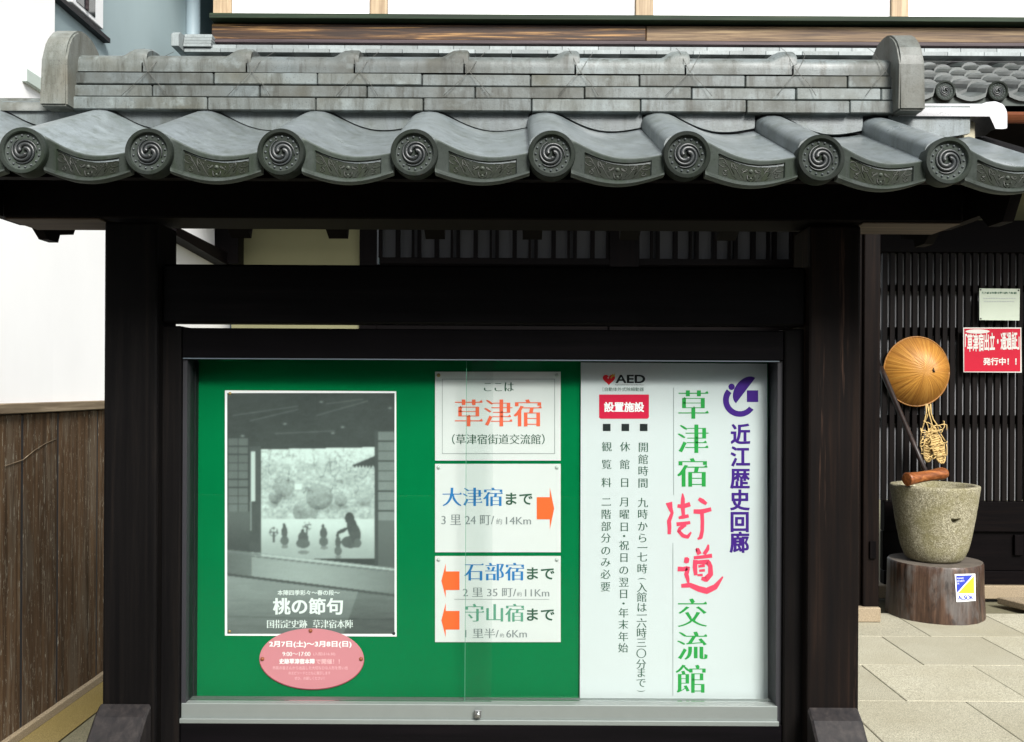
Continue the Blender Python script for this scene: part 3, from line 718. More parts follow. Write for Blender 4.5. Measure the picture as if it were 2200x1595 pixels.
# straw sandals bundle
sa = thing('straw_sandals', 'bundle of pale straw sandals and cords hanging below the straw hat', 'sandals', (PX(2005, 940, 6.98), 6.98, PZ(2005, 1000, 6.98)))
def SP(x, y, d=6.97): a, b = P(x, y, d); return (a, d, b)
for pts in ([(1989, 868), (1990, 885), (1986, 905), (1979, 930), (1976, 960)], [(1992, 868), (1996, 890), (2002, 912), (2010, 925), (2028, 955), (2030, 985)],
            [(1999, 868), (2000, 888), (2005, 902), (2012, 912), (2019, 930), (2030, 948)], [(1998, 870), (1994, 888), (1988, 905)]):
    vs, fs = tube([SP(x, y, 6.97 + random.uniform(-.01, .01)) for x, y in pts], 0.0048, 6)
    ob('cord', mesh('cord', vs, fs, M['rope'], True), sa)
def sandal(cx, cy, wx, wy, ang, d):
    mb = MB(); ca, sa_ = math.cos(ang), math.sin(ang)
    for j in range(15):
        t = -1 + 2 * j / 14; ww = math.sqrt(max(0, 1 - t * t)) * wx * 0.95 + 1.5
        pts = []
        for i in range(9):
            u = -1 + i / 4; x = u * ww; y = t * wy
            pts.append(SP(cx + x * ca - y * sa_, cy + x * sa_ + y * ca, d + 0.004 * math.sin(i * 2.5 + j * 3)))
        mb.add(tube(pts, 0.0085, 6))
    pts = [SP(cx + (wx + 1) * math.cos(a) * ca - (wy + 1) * math.sin(a) * sa_, cy + (wx + 1) * math.cos(a) * sa_ + (wy + 1) * math.sin(a) * ca, d) for a in [2 * math.pi * k / 24 for k in range(25)]]
    mb.add(tube(pts, 0.007, 6)); return mb.mesh('sandal_sole', M['rope'], True)
ob('sandal_sole', sandal(1999, 955, 12, 37, 0.18, 6.985), sa)
ob('sandal_sole', sandal(2015, 962, 11, 34, -0.28, 6.955), sa)
for k in range(26):
    x, y = random.uniform(1982, 2030), random.uniform(915, 990); pts = []
    a = random.uniform(0, 6.3)
    for i in range(7):
        pts.append(SP(x, y, 6.93 + random.uniform(-.012, .012)))
        a += random.uniform(-0.9, 0.9); x += 6 * math.cos(a); y += 6 * math.sin(a); x = min(2034, max(1978, x)); y = min(1000, max(905, y))
    vs, fs = tube(pts, random.uniform(0.003, 0.005), 5)
    ob('loose_straw', mesh('loose_straw', vs, fs, M['rope'], True), sa)
# red sign and white notice on the lattice
rs = ob('red_sign', sheet('red_sign', [(2069, 704), (2194, 704), (2195, 801), (2070, 800)], 7.12, M['ink_shadedwhite'], 0.004))
tag(rs, 'red poster with white Japanese lettering on the lattice right of the straw hat', 'sign')
pr = Print(7.1185); pr.rect(2071.5, 706.5, 2192, 798.5, 'shaded_red'); pr.done(rs, 'red_print')
pr = Print(7.117)
pr.text('「草津宿出立・通過証」', 2073, 718, 2190, 757, 'ink_shadedwhite', 'heavy', -0.05)
pr.text('発行中！！', 2112, 769, 2184, 785, 'ink_shadedwhite', 'heavy')
pr.poly([(2100 + 26 * math.cos(t), 712.5 + 4.6 * math.sin(t)) for t in [2 * math.pi * k / 24 for k in range(24)]], 'ink_shadedwhite'); pr.done(rs)
wn = ob('white_notice', sheet('white_notice', [(2104, 620), (2191, 621), (2190, 689), (2104, 688)], 7.12, M['shaded_paper'], 0.003))
tag(wn, 'small white paper notice pinned above the red poster', 'notice')
pr = Print(7.118)
for i in range(22): pr.rect(2110 + i * 3.4, 627 + random.uniform(0, 1.5), 2110 + i * 3.4 + random.uniform(1, 2.8), 632 - random.uniform(0, 1.5), 'ink_green')
for i in range(13): pr.rect(2112 + i * 5.5, 640.5, 2116 + i * 5.5, 642.3, 'hair')
for i in range(12): pr.rect(2114 + i * 5.5, 647, 2118 + i * 5.5, 648.8, 'hair')
pr.done(wn, 'printed_line')
for x, y in ((2106.5, 623), (2188, 624), (2107, 685)): dome_pin(x, y, 7.12, 0.006, M['black'], wn)

# log stump and stone mortar
sx, sy_ = PX(2010, 1280, 6.62), 6.63
SR = 0.312
ztop = PZ(2010, 1213, 6.45)
def stump_fn(r, z, a):
    return r * (1 + 0.014 * math.sin(3 * a + 0.7) + 0.010 * math.sin(5 * a + 2) + 0.004 * math.sin(17 * a) + 0.003 * math.sin(41 * a + z * 3))
vs, fs = lathe([(SR * 1.03, 0.0), (SR * 1.02, 0.04), (SR * 1.0, 0.15), (SR * 0.99, 0.28), (SR * 0.985, ztop - 0.015), (SR * 0.965, ztop - 0.001)], 160, sx, sy_, stump_fn)
stump = ob('log_stump', mesh('log_stump', vs, fs, M['stump'], True)); tag(stump, 'dark log stump standing on the paving under the stone mortar', 'stump')
vs, fs = lathe([(SR * 0.966, ztop - 0.0015), (SR * 0.95, ztop), (SR * 0.5, ztop + 0.001), (0.0001, ztop)], 160, sx, sy_, stump_fn)
ob('stump_top', mesh('stump_top', vs, fs, M['stumptop']), stump)
mzt = PZ(2010, 1042, 6.6); H = mzt - ztop
prof = [(0.10, 0), (0.165, 0.004), (0.19, 0.022), (0.205, 0.06)]
for i in range(1, 30):
    t = i / 29; prof.append((0.205 + (0.290 - 0.205) * (t ** 0.72), 0.06 + (H - 0.075) * t))
prof += [(0.289, H - 0.004), (0.283, H), (0.262, H + 0.002), (0.245, H - 0.006), (0.225, H - 0.06), (0.18, H - 0.15), (0.10, H - 0.23), (0.0001, H - 0.25)]
def mort_fn(r, z, a):
    k = 1 + 0.006 * mnoise.noise(Vector((math.cos(a) * 3, math.sin(a) * 3, z * 9)))
    k += 0.004 * mnoise.noise(Vector((math.cos(a) * 14, math.sin(a) * 14, z * 40)))
    r = r * k
    a0 = -math.pi / 2 + 0.115; dx = (a - 2 * math.pi if a > math.pi else a) - a0
    zc = H * 0.60 - 0.012 + 0.9 * dx * dx
    e = (dx / 0.13) ** 2 + ((z - zc) / 0.017) ** 2
    if e < 1 and 0.05 < z < H - 0.03 and r > 0.2: r -= 0.045 * min(1, 2.5 * (1 - e))
    return r
# finer rings round the carved grip
pf = []
for (r0, z0), (r1, z1) in zip(prof, prof[1:]):
    m = 7 if (0.42 * H < z0 < 0.75 * H and z1 > z0) else 1
    for j in range(m): pf.append((r0 + (r1 - r0) * j / m, z0 + (z1 - z0) * j / m))
pf.append(prof[-1])
vs, fs = lathe(pf, 360, 0, 0, mort_fn)
mo = ob('stone_mortar', mesh('stone_mortar', vs, fs, M['mortar'], True), None, Matrix.Translation((PX(2010, 1100, 6.6), 6.62, ztop + 0.001)))
tag(mo, 'large rough stone mortar with a carved grip on the log stump', 'mortar')
# mallet
ma = thing('wooden_mallet', 'reddish wooden mallet resting on the mortar rim, handle leaning on the lattice', 'mallet', (PX(1985, 1020, 6.45), 6.45, mzt))
A = Vector((PX(1945, 1024, 6.42), 6.42, mzt + 0.052)); B = Vector((PX(2030, 1014, 6.56), 6.56, mzt + 0.085))
pts, rr = [], []
for i in range(13):
    t = i / 12; pts.append(A.lerp(B, t)); rr.append(0.047 - 0.010 * math.sin(math.pi * min(1, t * 1.1)) * 0.8 - 0.004 * t)
rr[0] *= 0.82; rr[-1] *= 0.82; pts[0] = pts[0] + (B - A).normalized() * 0.012; pts.insert(1, A + (B - A).normalized() * 0.014); rr.insert(1, 0.046)
vs, fs = tube(pts, rr, 20); ob('mallet_head', mesh('mallet_head', vs, fs, M['mallet'], True), ma)
h0 = A.lerp(B, 0.55); h1 = Vector((PX(1892, 790, 7.1), 7.10, PZ(1892, 790, 7.1)))
vs, fs = tube([h0 + (h1 - h0) * t for t in (0, 0.3, 0.6, 0.9, 1)], [0.017, 0.018, 0.018, 0.02, 0.019], 12); ob('mallet_handle', mesh('mallet_handle', vs, fs, M['handle'], True), ma)
# sticker on the stump (bent round it)
stk = thing('security_sticker', 'small blue and yellow security sticker on the front of the log stump', 'sticker', (sx + 0.17, 6.3, 0.2))
def on_stump(x, y, lift):
    for _ in range(2):
        d = 6.38
        for _ in range(12):
            X, Z = P(x, y, d); dx = X - sx; a = math.atan2(-math.sqrt(max(1e-6, SR * SR - dx * dx)), dx)
            rr_ = stump_fn(SR * 1.0, Z, a + 2 * math.pi) + 0.003 + lift
            d = sy_ - math.sqrt(max(1e-6, rr_ * rr_ - dx * dx))
    X, Z = P(x, y, d); return (X, d, Z)
def stk_poly(pts, mat, lift, name, n=9):
    vs, fs = [], []
    (x0, y0), (x1, y1), (x2, y2), (x3, y3) = pts
    for i in range(n + 1):
        t = i / n; ax_, ay_, bx_, by_ = x0 + (x1 - x0) * t, y0 + (y1 - y0) * t, x3 + (x2 - x3) * t, y3 + (y2 - y3) * t
        for j in range(n + 1):
            q = j / n; vs.append(on_stump(ax_ + (bx_ - ax_) * q, ay_ + (by_ - ay_) * q, lift))
    for i in range(n):
        for j in range(n): a = i * (n + 1) + j; fs.append((a, a+n+1, a+n+2, a+1))
    return ob(name, mesh(name, vs, fs, mat), stk)
stk_poly([(2051, 1234), (2095, 1233), (2096, 1291), (2055, 1294)], M['ink_white'], 0.0, 'sticker_sheet')
stk_poly([(2054, 1237), (2090, 1236), (2056, 1274), (2055.8, 1274)], M['sticker_blue'], 0.0012, 'blue_field')
stk_poly([(2092, 1238), (2092.5, 1238), (2093, 1275), (2058, 1275)], M['sticker_yellow'], 0.0012, 'yellow_field')
def stk_text(t, x0, y0, x1, y1, mat, sty):
    po, tr = styled(t, sty); al = np.concatenate(po); mn, mx = al.min(0), al.max(0); v, f = fill(po)
    vs = [on_stump(x0 + (a - mn[0]) / (mx[0] - mn[0]) * (x1 - x0), y1 - (b - mn[1]) / (mx[1] - mn[1]) * (y1 - y0), 0.0022) for a, b in v]
    ob('lettering', mesh('lettering', vs, f, mat), stk)
stk_text('ALSOK', 2058, 1279, 2092, 1289, M['sticker_blue'], 'heavy')
stk_text('ALWAYS', 2056, 1241, 2070, 1244.5, M['ink_white'], 'reg')
stk_text('SECURITY', 2056, 1247, 2072, 1250.5, M['ink_white'], 'reg')
stk_text('OK', 2056, 1252.5, 2061, 1256, M['ink_white'], 'reg')
# stone step at right edge
zs = 0.05
prism('stone_step', [(PX(2172, 1300, 6.75), 6.95), (PX(2172, 1300, 6.75) + 0.9, 6.95), (PX(2172, 1300, 6.75) + 1.1, 6.35), (PX(2172, 1300, 6.75) + 0.22, 6.38)], 'z', 0.001, zs, M['kerb'], None, 0.006, label='low stone step slab at the right edge by the lattice door', cat='step')

# ================================================================== THE NOTICE BOARD
nbd = thing('notice_board', 'large dark wooden notice board with grey tiled roof and glazed green display case', 'notice board', (-0.086, 2.78, 0))
# posts, beams
PF, PB = 2.705, 2.86
BZ = PZ(1037, 476, 2.68)
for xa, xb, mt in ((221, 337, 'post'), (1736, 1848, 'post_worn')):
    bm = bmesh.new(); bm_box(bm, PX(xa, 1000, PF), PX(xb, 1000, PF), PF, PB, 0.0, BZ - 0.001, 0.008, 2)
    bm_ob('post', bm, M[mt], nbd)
xin0, xin1 = PX(338, 1000, PF), PX(1735, 1000, PF)
bx0, bx1 = PX(5, 450, 2.68), PX(2069, 470, 2.68)
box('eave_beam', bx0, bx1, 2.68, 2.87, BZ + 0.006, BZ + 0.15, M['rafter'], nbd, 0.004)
box('lit_beam_underside', bx0 + 0.004, PX(220, 480, PF), 2.684, 2.868, BZ, BZ + 0.0055, M['under'], nbd, 0.002)  # pale board added for light the white wall throws onto the beam underside
box('lit_beam_underside', PX(1849, 480, PF), bx1 - 0.004, 2.684, 2.868, BZ, BZ + 0.0055, M['under'], nbd, 0.002)
bzt, bzb = PZ(1037, 571, 2.73), PZ(1037, 697.5, 2.73)
box('cross_beam', xin0 + 0.001, xin1 - 0.001, 2.73, 2.80, bzb, bzt, M['beam'], nbd, 0.006)
# sloping feet against the posts
for xa, xb in ((214, 325), (1734, 1843)):
    X0, X1 = PX(xa, 1510, 2.70), PX(xb, 1510, 2.70)
    prism('brace_foot', [(2.703, 0.655), (2.703, 0.0), (2.15, 0.0), (2.15, 0.12), (2.66, 0.628)], 'x', X0, X1, M['foot'], nbd, 0.006)
# display case
CF = 2.75
ctz = PZ(1037, 705.5, CF); railb = PZ(1037, 772, CF); trz = PZ(1037, 1555, CF); cbz = PZ(1037, 1640, CF)
sl0, sl1 = PX(387, 1100, CF), PX(1684, 1100, CF)
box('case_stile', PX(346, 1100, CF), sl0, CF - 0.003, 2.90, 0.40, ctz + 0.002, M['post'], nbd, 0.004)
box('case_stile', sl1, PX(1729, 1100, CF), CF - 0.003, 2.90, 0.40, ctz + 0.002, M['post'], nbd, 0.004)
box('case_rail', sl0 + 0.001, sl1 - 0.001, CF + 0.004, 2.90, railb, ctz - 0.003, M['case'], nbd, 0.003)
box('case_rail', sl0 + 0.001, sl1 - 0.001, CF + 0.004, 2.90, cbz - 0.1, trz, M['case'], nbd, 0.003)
box('case_back', sl0, sl1, 2.885, 2.899, trz, railb, M['black'], nbd, 0.0)
ix0, ix1 = PX(402, 1100, 2.77), PX(1668, 1100, 2.77)
box('case_lining', sl0 + 0.001, ix0, 2.765, 2.884, trz, railb, M['black'], nbd, 0.0)
box('case_lining', ix1, sl1 - 0.001, 2.765, 2.884, trz, railb, M['black'], nbd, 0.0)
BD = 2.862
box('green_backboard', ix0 + 0.001, ix1 - 0.001, BD, BD + 0.02, trz + 0.001, railb - 0.001, M['felt'], nbd, 0.0)
gx0 = PX(417, 1100, BD)
box('side_channel', ix0 + 0.0015, gx0, BD - 0.03, BD - 0.001, trz + 0.001, railb - 0.001, M['black'], nbd, 0.0)
box('side_channel', PX(1653, 1100, 2.85), PX(1658, 1100, 2.85), 2.835, 2.861, trz + 0.001, railb - 0.001, M['slategrey'], nbd, 0.001)
# aluminium bottom track (two lips and a face) and top channel
tz0, tz1 = PZ(1037, 1552, 2.765), PZ(1037, 1514, 2.765)
box('bottom_track', ix0 - 0.012, ix1 + 0.004, 2.762, 2.83, tz0 + 0.004, tz1, M['alu'], nbd, 0.0015)
box('track_lip', ix0 - 0.014, ix1 + 0.006, 2.752, 2.7615, tz0 - 0.004, tz0 + 0.010, M['alu'], nbd, 0.0015)
box('top_channel', ix0 - 0.01, ix1 + 0.003, 2.757, 2.80, railb - 0.003, railb - 0.0005, M['slategrey'], nbd, 0.0)
zg0, zg1 = tz1 - 0.005, railb - 0.005
box('glass_pane', ix0 - 0.008, PX(1058, 1100, 2.79), 2.788, 2.792, zg0 + 0.006, zg1, M['glass'], nbd, 0.0)
box('glass_pane', PX(1000, 1100, 2.80), ix1 + 0.002, 2.799, 2.803, zg0 + 0.006, zg1, M['glass'], nbd, 0.0)
for o in (PX(1000.5, 1100, 2.795),):
    box('pane_edge', o - 0.0006, o + 0.0006, 2.7925, 2.7985, zg0 + 0.006, zg1, M['ink_teal'], nbd, 0.0)
lx, lz = P(1027, 1534, 2.75)
lk = box('case_lock', lx - 0.011, lx + 0.009, 2.744, 2.7515, lz - 0.012, lz + 0.012, M['steel'], nbd, 0.002)
vs, fs = lathe([(0.0001, 0.010), (0.006, 0.010), (0.007, 0.006), (0.007, 0)], 16)
ob('lock_barrel', mesh('lock_barrel', [(lx + p[0], 2.744 - p[2], lz + 0.001 + p[1]) for p in vs], fs, M['steel'], True), lk)

# roof: deck, rafters, barge boards
DA, DZ, SLP = 2.80, 2.072, 0.41
def dz(d): return DZ + SLP * (min(d, 2 * DA - d) - 2.25)
xe0, xe1 = -1.54, 1.385
prism('roof_deck', [(2.27, dz(2.27)), (DA, dz(DA)), (3.25, dz(3.25)), (3.25, dz(3.25) - 0.012), (DA, dz(DA) - 0.012), (2.27, dz(2.27) - 0.012)], 'x', xe0, xe1, M['rafter'], nbd)
box('eave_batten', xe0, xe1, 2.275, 2.31, dz(2.275) - 0.034, dz(2.275) - 0.0125, M['rafter'], nbd, 0.001)
rxs = [PX(522 + 207 * k, 505, 3.27) for k in range(-4, 10)]
for rx in rxs:
    if rx < xe0 + 0.1 or rx > xe1 - 0.05: continue
    prism('rafter', [(2.33, dz(2.33) - 0.0125), (DA, dz(DA) - 0.0125), (2*DA - 2.33, dz(2.33) - 0.0125), (2*DA - 2.345, dz(2.33) - 0.047), (DA, dz(DA) - 0.055), (2.345, dz(2.33) - 0.047)], 'x', rx - 0.033, rx + 0.033, M['rafter'], nbd)
bb = [(2.40, dz(2.40) - 0.013), (DA, dz(DA) - 0.013), (3.20, dz(3.20) - 0.013), (3.235, 2.09), (3.215, 2.06), (3.12, 2.044), (3.107, 2.017), (3.04, 2.017), (2.99, 2.05), (2.92, 2.042), (2.68, 2.042), (2.63, 2.003), (2.553, 2.003), (2.506, 2.076)]
for xb in (1.325, -1.495):
    prism('barge_board', bb, 'x', xb - 0.015, xb + 0.015, M['rafter'], nbd)

# eave tiles
TW = 0.3113
PR = [(-.0505, .006), (-.0505, .034), (-.046, .045), (-.036, .052), (-.02, .0575), (0, .059), (.02, .0565), (.038, .049), (.055, .0395), (.075, .029), (.098, .018), (.12, .0095), (.145, .003), (.17, 0), (.195, .0005), (.22, .003), (.245, .0075), (.262, .0115)]
def pz(x):
    for (a, b), (c, d) in zip(PR[1:], PR[2:]):
        if a <= x <= c: return b + (d - b) * (x - a) / (c - a + 1e-9)
    return PR[-1][1]
TL = 0.42
def eave_tile_mesh():
    vs, fs = [], []; n = len(PR); rows = 5
    for j in range(rows):
        y = 0.0 + TL * j / (rows - 1); rise = SLP * y
        for x, z in PR: vs.append((x, y, z + rise))
    for j in range(rows - 1):
        for i in range(n - 1):
            a = j * n + i; fs.append((a, a+1, a+n+1, a+n))
    b = len(vs)
    for j in (0, 1):
        y = TL * j
        for x, z in PR: vs.append((x + (0.012 if x < -0.04 else 0), y, z + SLP * y - 0.017))
    for i in range(n - 1): fs.append((b+i+1, b+i, b+n+i, b+n+i+1))
    for i in range(n - 1): fs.append((i+1, i, b+i, b+i+1))
    return vs, fs
vs, fs = eave_tile_mesh()
# densify for smooth shading: hump and valley are smooth, the left face is a sharp step
etm = mesh('eave_tile', vs, fs, M['tile'], True)
bmx = bmesh.new(); bmx.from_mesh(etm)
for e in bmx.edges:
    if len(e.link_faces) == 2 and e.calc_face_angle(0) > 0.7: e.smooth = False
bmesh.ops.recalc_face_normals(bmx, faces=bmx.faces[:])
bmx.to_mesh(etm); bmx.free()
def band_bot(x): u = (x - 0.045) / 0.217; return -0.041 - 0.0235 * math.sin(math.pi * min(1, max(0, u)))
def band_top(x): return pz(x) - 0.0012
def band_mesh():
    px0_, px1_ = 0.076, 0.232
    xs = sorted(set([0.046 + 0.2155 * i / 30 for i in range(31)] + [px0_ - 0.0005, px0_ + 0.0025, px1_ - 0.0025, px1_ + 0.0005]))
    vv = [0.0, 0.05, 0.10, 0.16, 0.20, 0.35, 0.5, 0.65, 0.79, 0.83, 0.9, 0.96, 1.0]
    vs, fs = [], []; nx, nv = len(xs), len(vv)
    for x in xs:
        for v in vv:
            inn = (px0_ <= x <= px1_) and 0.18 <= v <= 0.81
            y = 0.0055 if inn else 0.0
            if v in (0.0, 1.0): y = 0.0025
            if v in (0.05, 0.10): y = -0.0018
            vs.append((x, y, band_bot(x) + (band_top(x) - band_bot(x)) * v))
    for i in range(nx - 1):
        for j in range(nv - 1):
            a = i*nv + j; fs.append((a, a+nv, a+nv+1, a+1))
    b = len(vs)
    for x in xs:
        vs.append((x, 0.022, band_bot(x))); vs.append((x, 0.022, band_top(x) - 0.004))
    for i in range(nx - 1):
        fs.append((i*nv, b+2*i, b+2*i+2, (i+1)*nv)); fs.append((i*nv+nv-1, (i+1)*nv+nv-1, b+2*i+3, b+2*i+1)); fs.append((b+2*i, b+2*i+1, b+2*i+3, b+2*i+2))
    fs.append(tuple(range(nv)) + (b+1, b)); fs.append(tuple(range((nx-1)*nv, nx*nv))[::-1] + (b+2*nx-2, b+2*nx-1))
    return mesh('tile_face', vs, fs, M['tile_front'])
bandm = band_mesh()
def scroll_mesh():
    mb = MB(); y0 = 0.0052
    def at(s, t):
        x = 0.154 + s * 0.078; lo, hi = band_bot(x), band_top(x); v = 0.495 + t * 0.31
        return (x, y0, lo + (hi - lo) * v)
    def spiral(cs, ct, r0, turns, a0, dirn, tail, w=0.0015):
        pts, rr = [], []
        for i in range(22):
            t = i / 21; a = a0 + dirn * turns * 2 * math.pi * t; r = r0 * (0.12 + 0.88 * t)
            pts.append(at(cs + r * math.cos(a) * 0.42, ct + r * math.sin(a))); rr.append(w * (0.7 + 0.3 * t))
        for i, (s, t) in enumerate(tail): pts.append(at(s, t)); rr.append(w * (1 - 0.6 * (i + 1) / len(tail)))
        return tube(pts, rr, 5)
    for m in (1, -1):
        mb.add(spiral(0.83 * m, 0.28, 0.5, 1.2, 0.4 if m > 0 else math.pi - 0.4, m, [(0.62*m, -0.1), (0.55*m, -0.6), (0.42*m, -0.85)]))
        mb.add(spiral(0.80 * m, -0.62, 0.26, 1.1, 2.0 if m > 0 else math.pi - 2.0, -m, [(0.70*m, -0.2), (0.66*m, 0.2)]))
        mb.add(spiral(0.46 * m, 0.45, 0.33, 1.1, 0.4 if m > 0 else math.pi - 0.4, m, [(0.36*m, -0.3), (0.26*m, -0.8), (0.12*m, -0.95)]))
        mb.add(spiral(0.22 * m, 0.30, 0.28, 1.0, 2.6 if m > 0 else math.pi - 2.6, -m, [(0.30*m, -0.2), (0.22*m, -0.6)], 0.0017))
        mb.add(tube([at(0.50*m, -0.4), at(0.58*m, 0.1), at(0.60*m, 0.6), at(0.54*m, 0.9)], [0.0012, 0.0020, 0.0017, 0.001], 5))
        mb.add(tube([at(0.04*m, -0.5), at(0.12*m, -0.2), at(0.10*m, -0.75), at(0.02*m, -0.95)], [0.0014, 0.0022, 0.002, 0.001], 5))
    for s, t, r in ((0, 0.25, 0.0052), (0.34, 0.75, 0.002), (-0.34, 0.75, 0.002), (0, -0.6, 0.003)):
        c = at(s, t); vv, ff = lathe([(r, 0), (r * 0.8, r * 0.5), (r * 0.45, r * 0.8), (0.00005, r * 0.9)], 10)
        mb.add(([(c[0] + p[0], y0 - p[2], c[2] + p[1]) for p in vv], ff))
    return mb.mesh('scroll_relief', M['scroll'], True)
scrollm = scroll_mesh()
# dark inset field behind the scrolls
def field_mesh():
    xs = [0.0785 + 0.151 * i / 16 for i in range(17)]; vs, fs = [], []
    for x in xs:
        for v in (0.20, 0.79): vs.append((x, 0.0050, band_bot(x) + (band_top(x) - band_bot(x)) * v))
    for i in range(16): fs.append((2*i, 2*i+2, 2*i+3, 2*i+1))
    return mesh('sunk_field', vs, fs, M['relief'])
fieldm = field_mesh()
dm, rm = crest_parts(0.0555)
DX = [-232, 50, 320, 604, 890, 1185, 1475, 1763, 2037, 2312]
DY = [322, 325, 328, 328, 330, 331, 333, 339, 346, 353]
dcx = [PX(x, 330, 2.235) for x in DX]; dcz = [PZ(x, y, 2.235) for x, y in zip(DX, DY)]
VZ = PZ(1340, 333, 2.25)
for i, cx in enumerate(dcx):
    last = i == len(dcx) - 1
    jz = random.uniform(-0.0025, 0.0025); jr = random.uniform(-0.006, 0.006)
    zc = dcz[i] + jz; VZ = dcz[i] - 0.0045
    if not last: jr = -math.atan2(0, 1) * 0 + math.atan2(-(dcz[i+1] - dcz[i]) , dcx[i+1] - cx) + jr * 0.3
    if not last:
        sx_ = (dcx[i+1] - cx) / TW
        Mx = Matrix.Translation((cx, 2.25, VZ + jz)) @ Matrix.Rotation(jr, 4, 'Y') @ Matrix.Diagonal((sx_, 1, 1, 1))
        # the hump keeps its width: only the valley stretches (within a few per cent)
        t = ob('eave_tile', etm, nbd, Mx)
        Mb = Mx @ Matrix.Translation((0, -0.004, 0)); ob('tile_face', bandm, t, Mb); ob('scroll_relief', scrollm, t, Mb); ob('sunk_field', fieldm, t, Mb)
        # rear slope
        Mr = Matrix.Translation((cx + 0.21, 3.28, VZ + 0.026)) @ Matrix.Rotation(math.pi, 4, 'Z')
        ob('rear_tile', etm, nbd, Mr)
    a = random.uniform(0, 6.28) if i else 0
    Md = Matrix.Translation((cx, 2.228, zc)) @ Matrix.Rotation(random.uniform(-0.03, 0.03), 4, 'X')
    d_ = ob('round_end', dm, nbd, Md); ob('swirl_relief', rm, d_, Md @ Matrix.Rotation(random.uniform(-0.35, 0.35), 4, 'Y'))
    # short neck running up behind the round end under the hump
# valley fillers under the ridge
RF = 2.64
for i, cx in enumerate(dcx[:-1]):
    VZ = dcz[i] - 0.0045; sx_ = (dcx[i+1] - cx) / TW; y = RF + 0.022; rise = VZ + SLP * (y - 2.25)
    xs = [0.03 + 0.235 * j / 14 for j in range(15)]
    pts = [(cx + x * sx_, rise + pz(x) + 0.0045) for x in xs] + [(cx + 0.265 * sx_, 2.345), (cx + 0.03 * sx_, 2.345)]
    prism('valley_filler', pts, 'y', y, y + 0.02, M['tile'], nbd)

# ridge: courses of flat tiles, each its own piece
rys = [(239.5, 212.5), (209.3, 184.3), (181, 156)]
def RZ(y): return PZ(1037, y, RF)
xl_, xr_ = PX(146, 190, RF), PX(1929, 190, RF)
joints = [[445, 678, 909, 1142, 1376, 1604, 1826], [324, 556, 787, 1020, 1256, 1487, 1712, 1895], [455, 679, 905, 1140, 1375, 1604, 1825]]
box('ridge_core', xl_ - 0.02, xr_ + 0.02, RF + 0.03, 2.90, RZ(239) - 0.05, RZ(154) - 0.002, M['black'], nbd, 0.0)
for r, ((ya, yb), js) in enumerate(zip(rys, joints)):
    xs = [xl_] + [PX(j, ya, RF) for j in js] + [xr_]
    for a, b in zip(xs, xs[1:]):
        if b - a < 0.02: continue
        jy = random.uniform(-0.002, 0.002); z0, z1 = RZ(ya), RZ(yb)
        dzl = random.uniform(-0.0012, 0.0012)
        bm = bmesh.new(); bm_box(bm, a + 0.0014, b - 0.0014, RF + 0.007 * r + jy, RF + 0.16, z0 + dzl, z1 + dzl, 0.0025, 1)
        for v in bm.verts: v.co.z += 0.0016 * math.sin((v.co.x - a) / (b - a) * math.pi) * -1
        bm_ob('ridge_tile', bm, M['ridge'], nbd)
        bm = bmesh.new(); bm_box(bm, a + 0.0011, b - 0.0011, RF + 0.162, RF + 0.285 - 0.007 * r, z0, z1, 0.0025, 1)
        bm_ob('ridge_tile', bm, M['ridge'], nbd, label='rear ridge tile')
capj = [147, 306, 530, 762, 998, 1237, 1474, 1705, 1928]
cz0 = RZ(152); CH = 0.029
def cap_section(off):
    pts = [(0.0, 0.0), (0.0, CH * 0.5), (0.0, CH - 0.004)]
    for i in range(17):
        a = math.pi - math.pi * i / 16
        wn_ = math.sin(a) ** 0.6 if math.sin(a) > 0 else 0
        pts.append((0.10 + 0.099 * math.cos(a) - 0.5 * off * max(0, -math.cos(a)) * wn_, CH + 0.036 * math.sin(a) + off * wn_))
    pts += [(0.2, CH * 0.5), (0.2, 0.0)]
    return pts
def cap_mesh(L, lip):
    st = [0.0, 0.003] + [(L - 0.062) * k / 5 for k in range(1, 6)]
    of = [0.0] * len(st)
    if lip:
        st += [L - 0.052, L - 0.042, L - 0.030, L - 0.014, L + 0.008, L + 0.013]; of += [0.005, 0.013, 0.019, 0.021, 0.0205, 0.015]
    else: st += [L]; of += [0.0]
    vs, fs = [], []
    for x, o in zip(st, of):
        for (y, z) in cap_section(o):
            xx = min(x, L - 0.0015) if z < CH * 0.9 else x
            vs.append((xx, y, z))
    n = len(cap_section(0))
    for i in range(len(st) - 1):
        for j in range(n - 1): a = i*n + j; fs.append((a, a+1, a+n+1, a+n))
    fs.append(tuple(range(n))[::-1]); fs.append(tuple(range((len(st)-1)*n, len(st)*n)))
    me = mesh('ridge_cap', vs, fs, M['ridge'], True)
    b = bmesh.new(); b.from_mesh(me); bmesh.ops.recalc_face_normals(b, faces=b.faces[:])
    for e in b.edges:
        if len(e.link_faces) == 2 and e.calc_face_angle(0) > 0.6: e.smooth = False
    b.to_mesh(me); b.free(); return me
for i, (a, b) in enumerate(zip(capj, capj[1:])):
    xa, xb = PX(a, 140, RF + .02), PX(b, 140, RF + .02)
    ob('ridge_cap', cap_mesh(xb - xa - 0.0035, b < 1900), nbd, Matrix.Translation((xa + 0.001, RF + 0.022, cz0 + random.uniform(-0.001, 0.001))) @ Matrix.Rotation(random.uniform(-0.003, 0.004), 4, 'Y'))
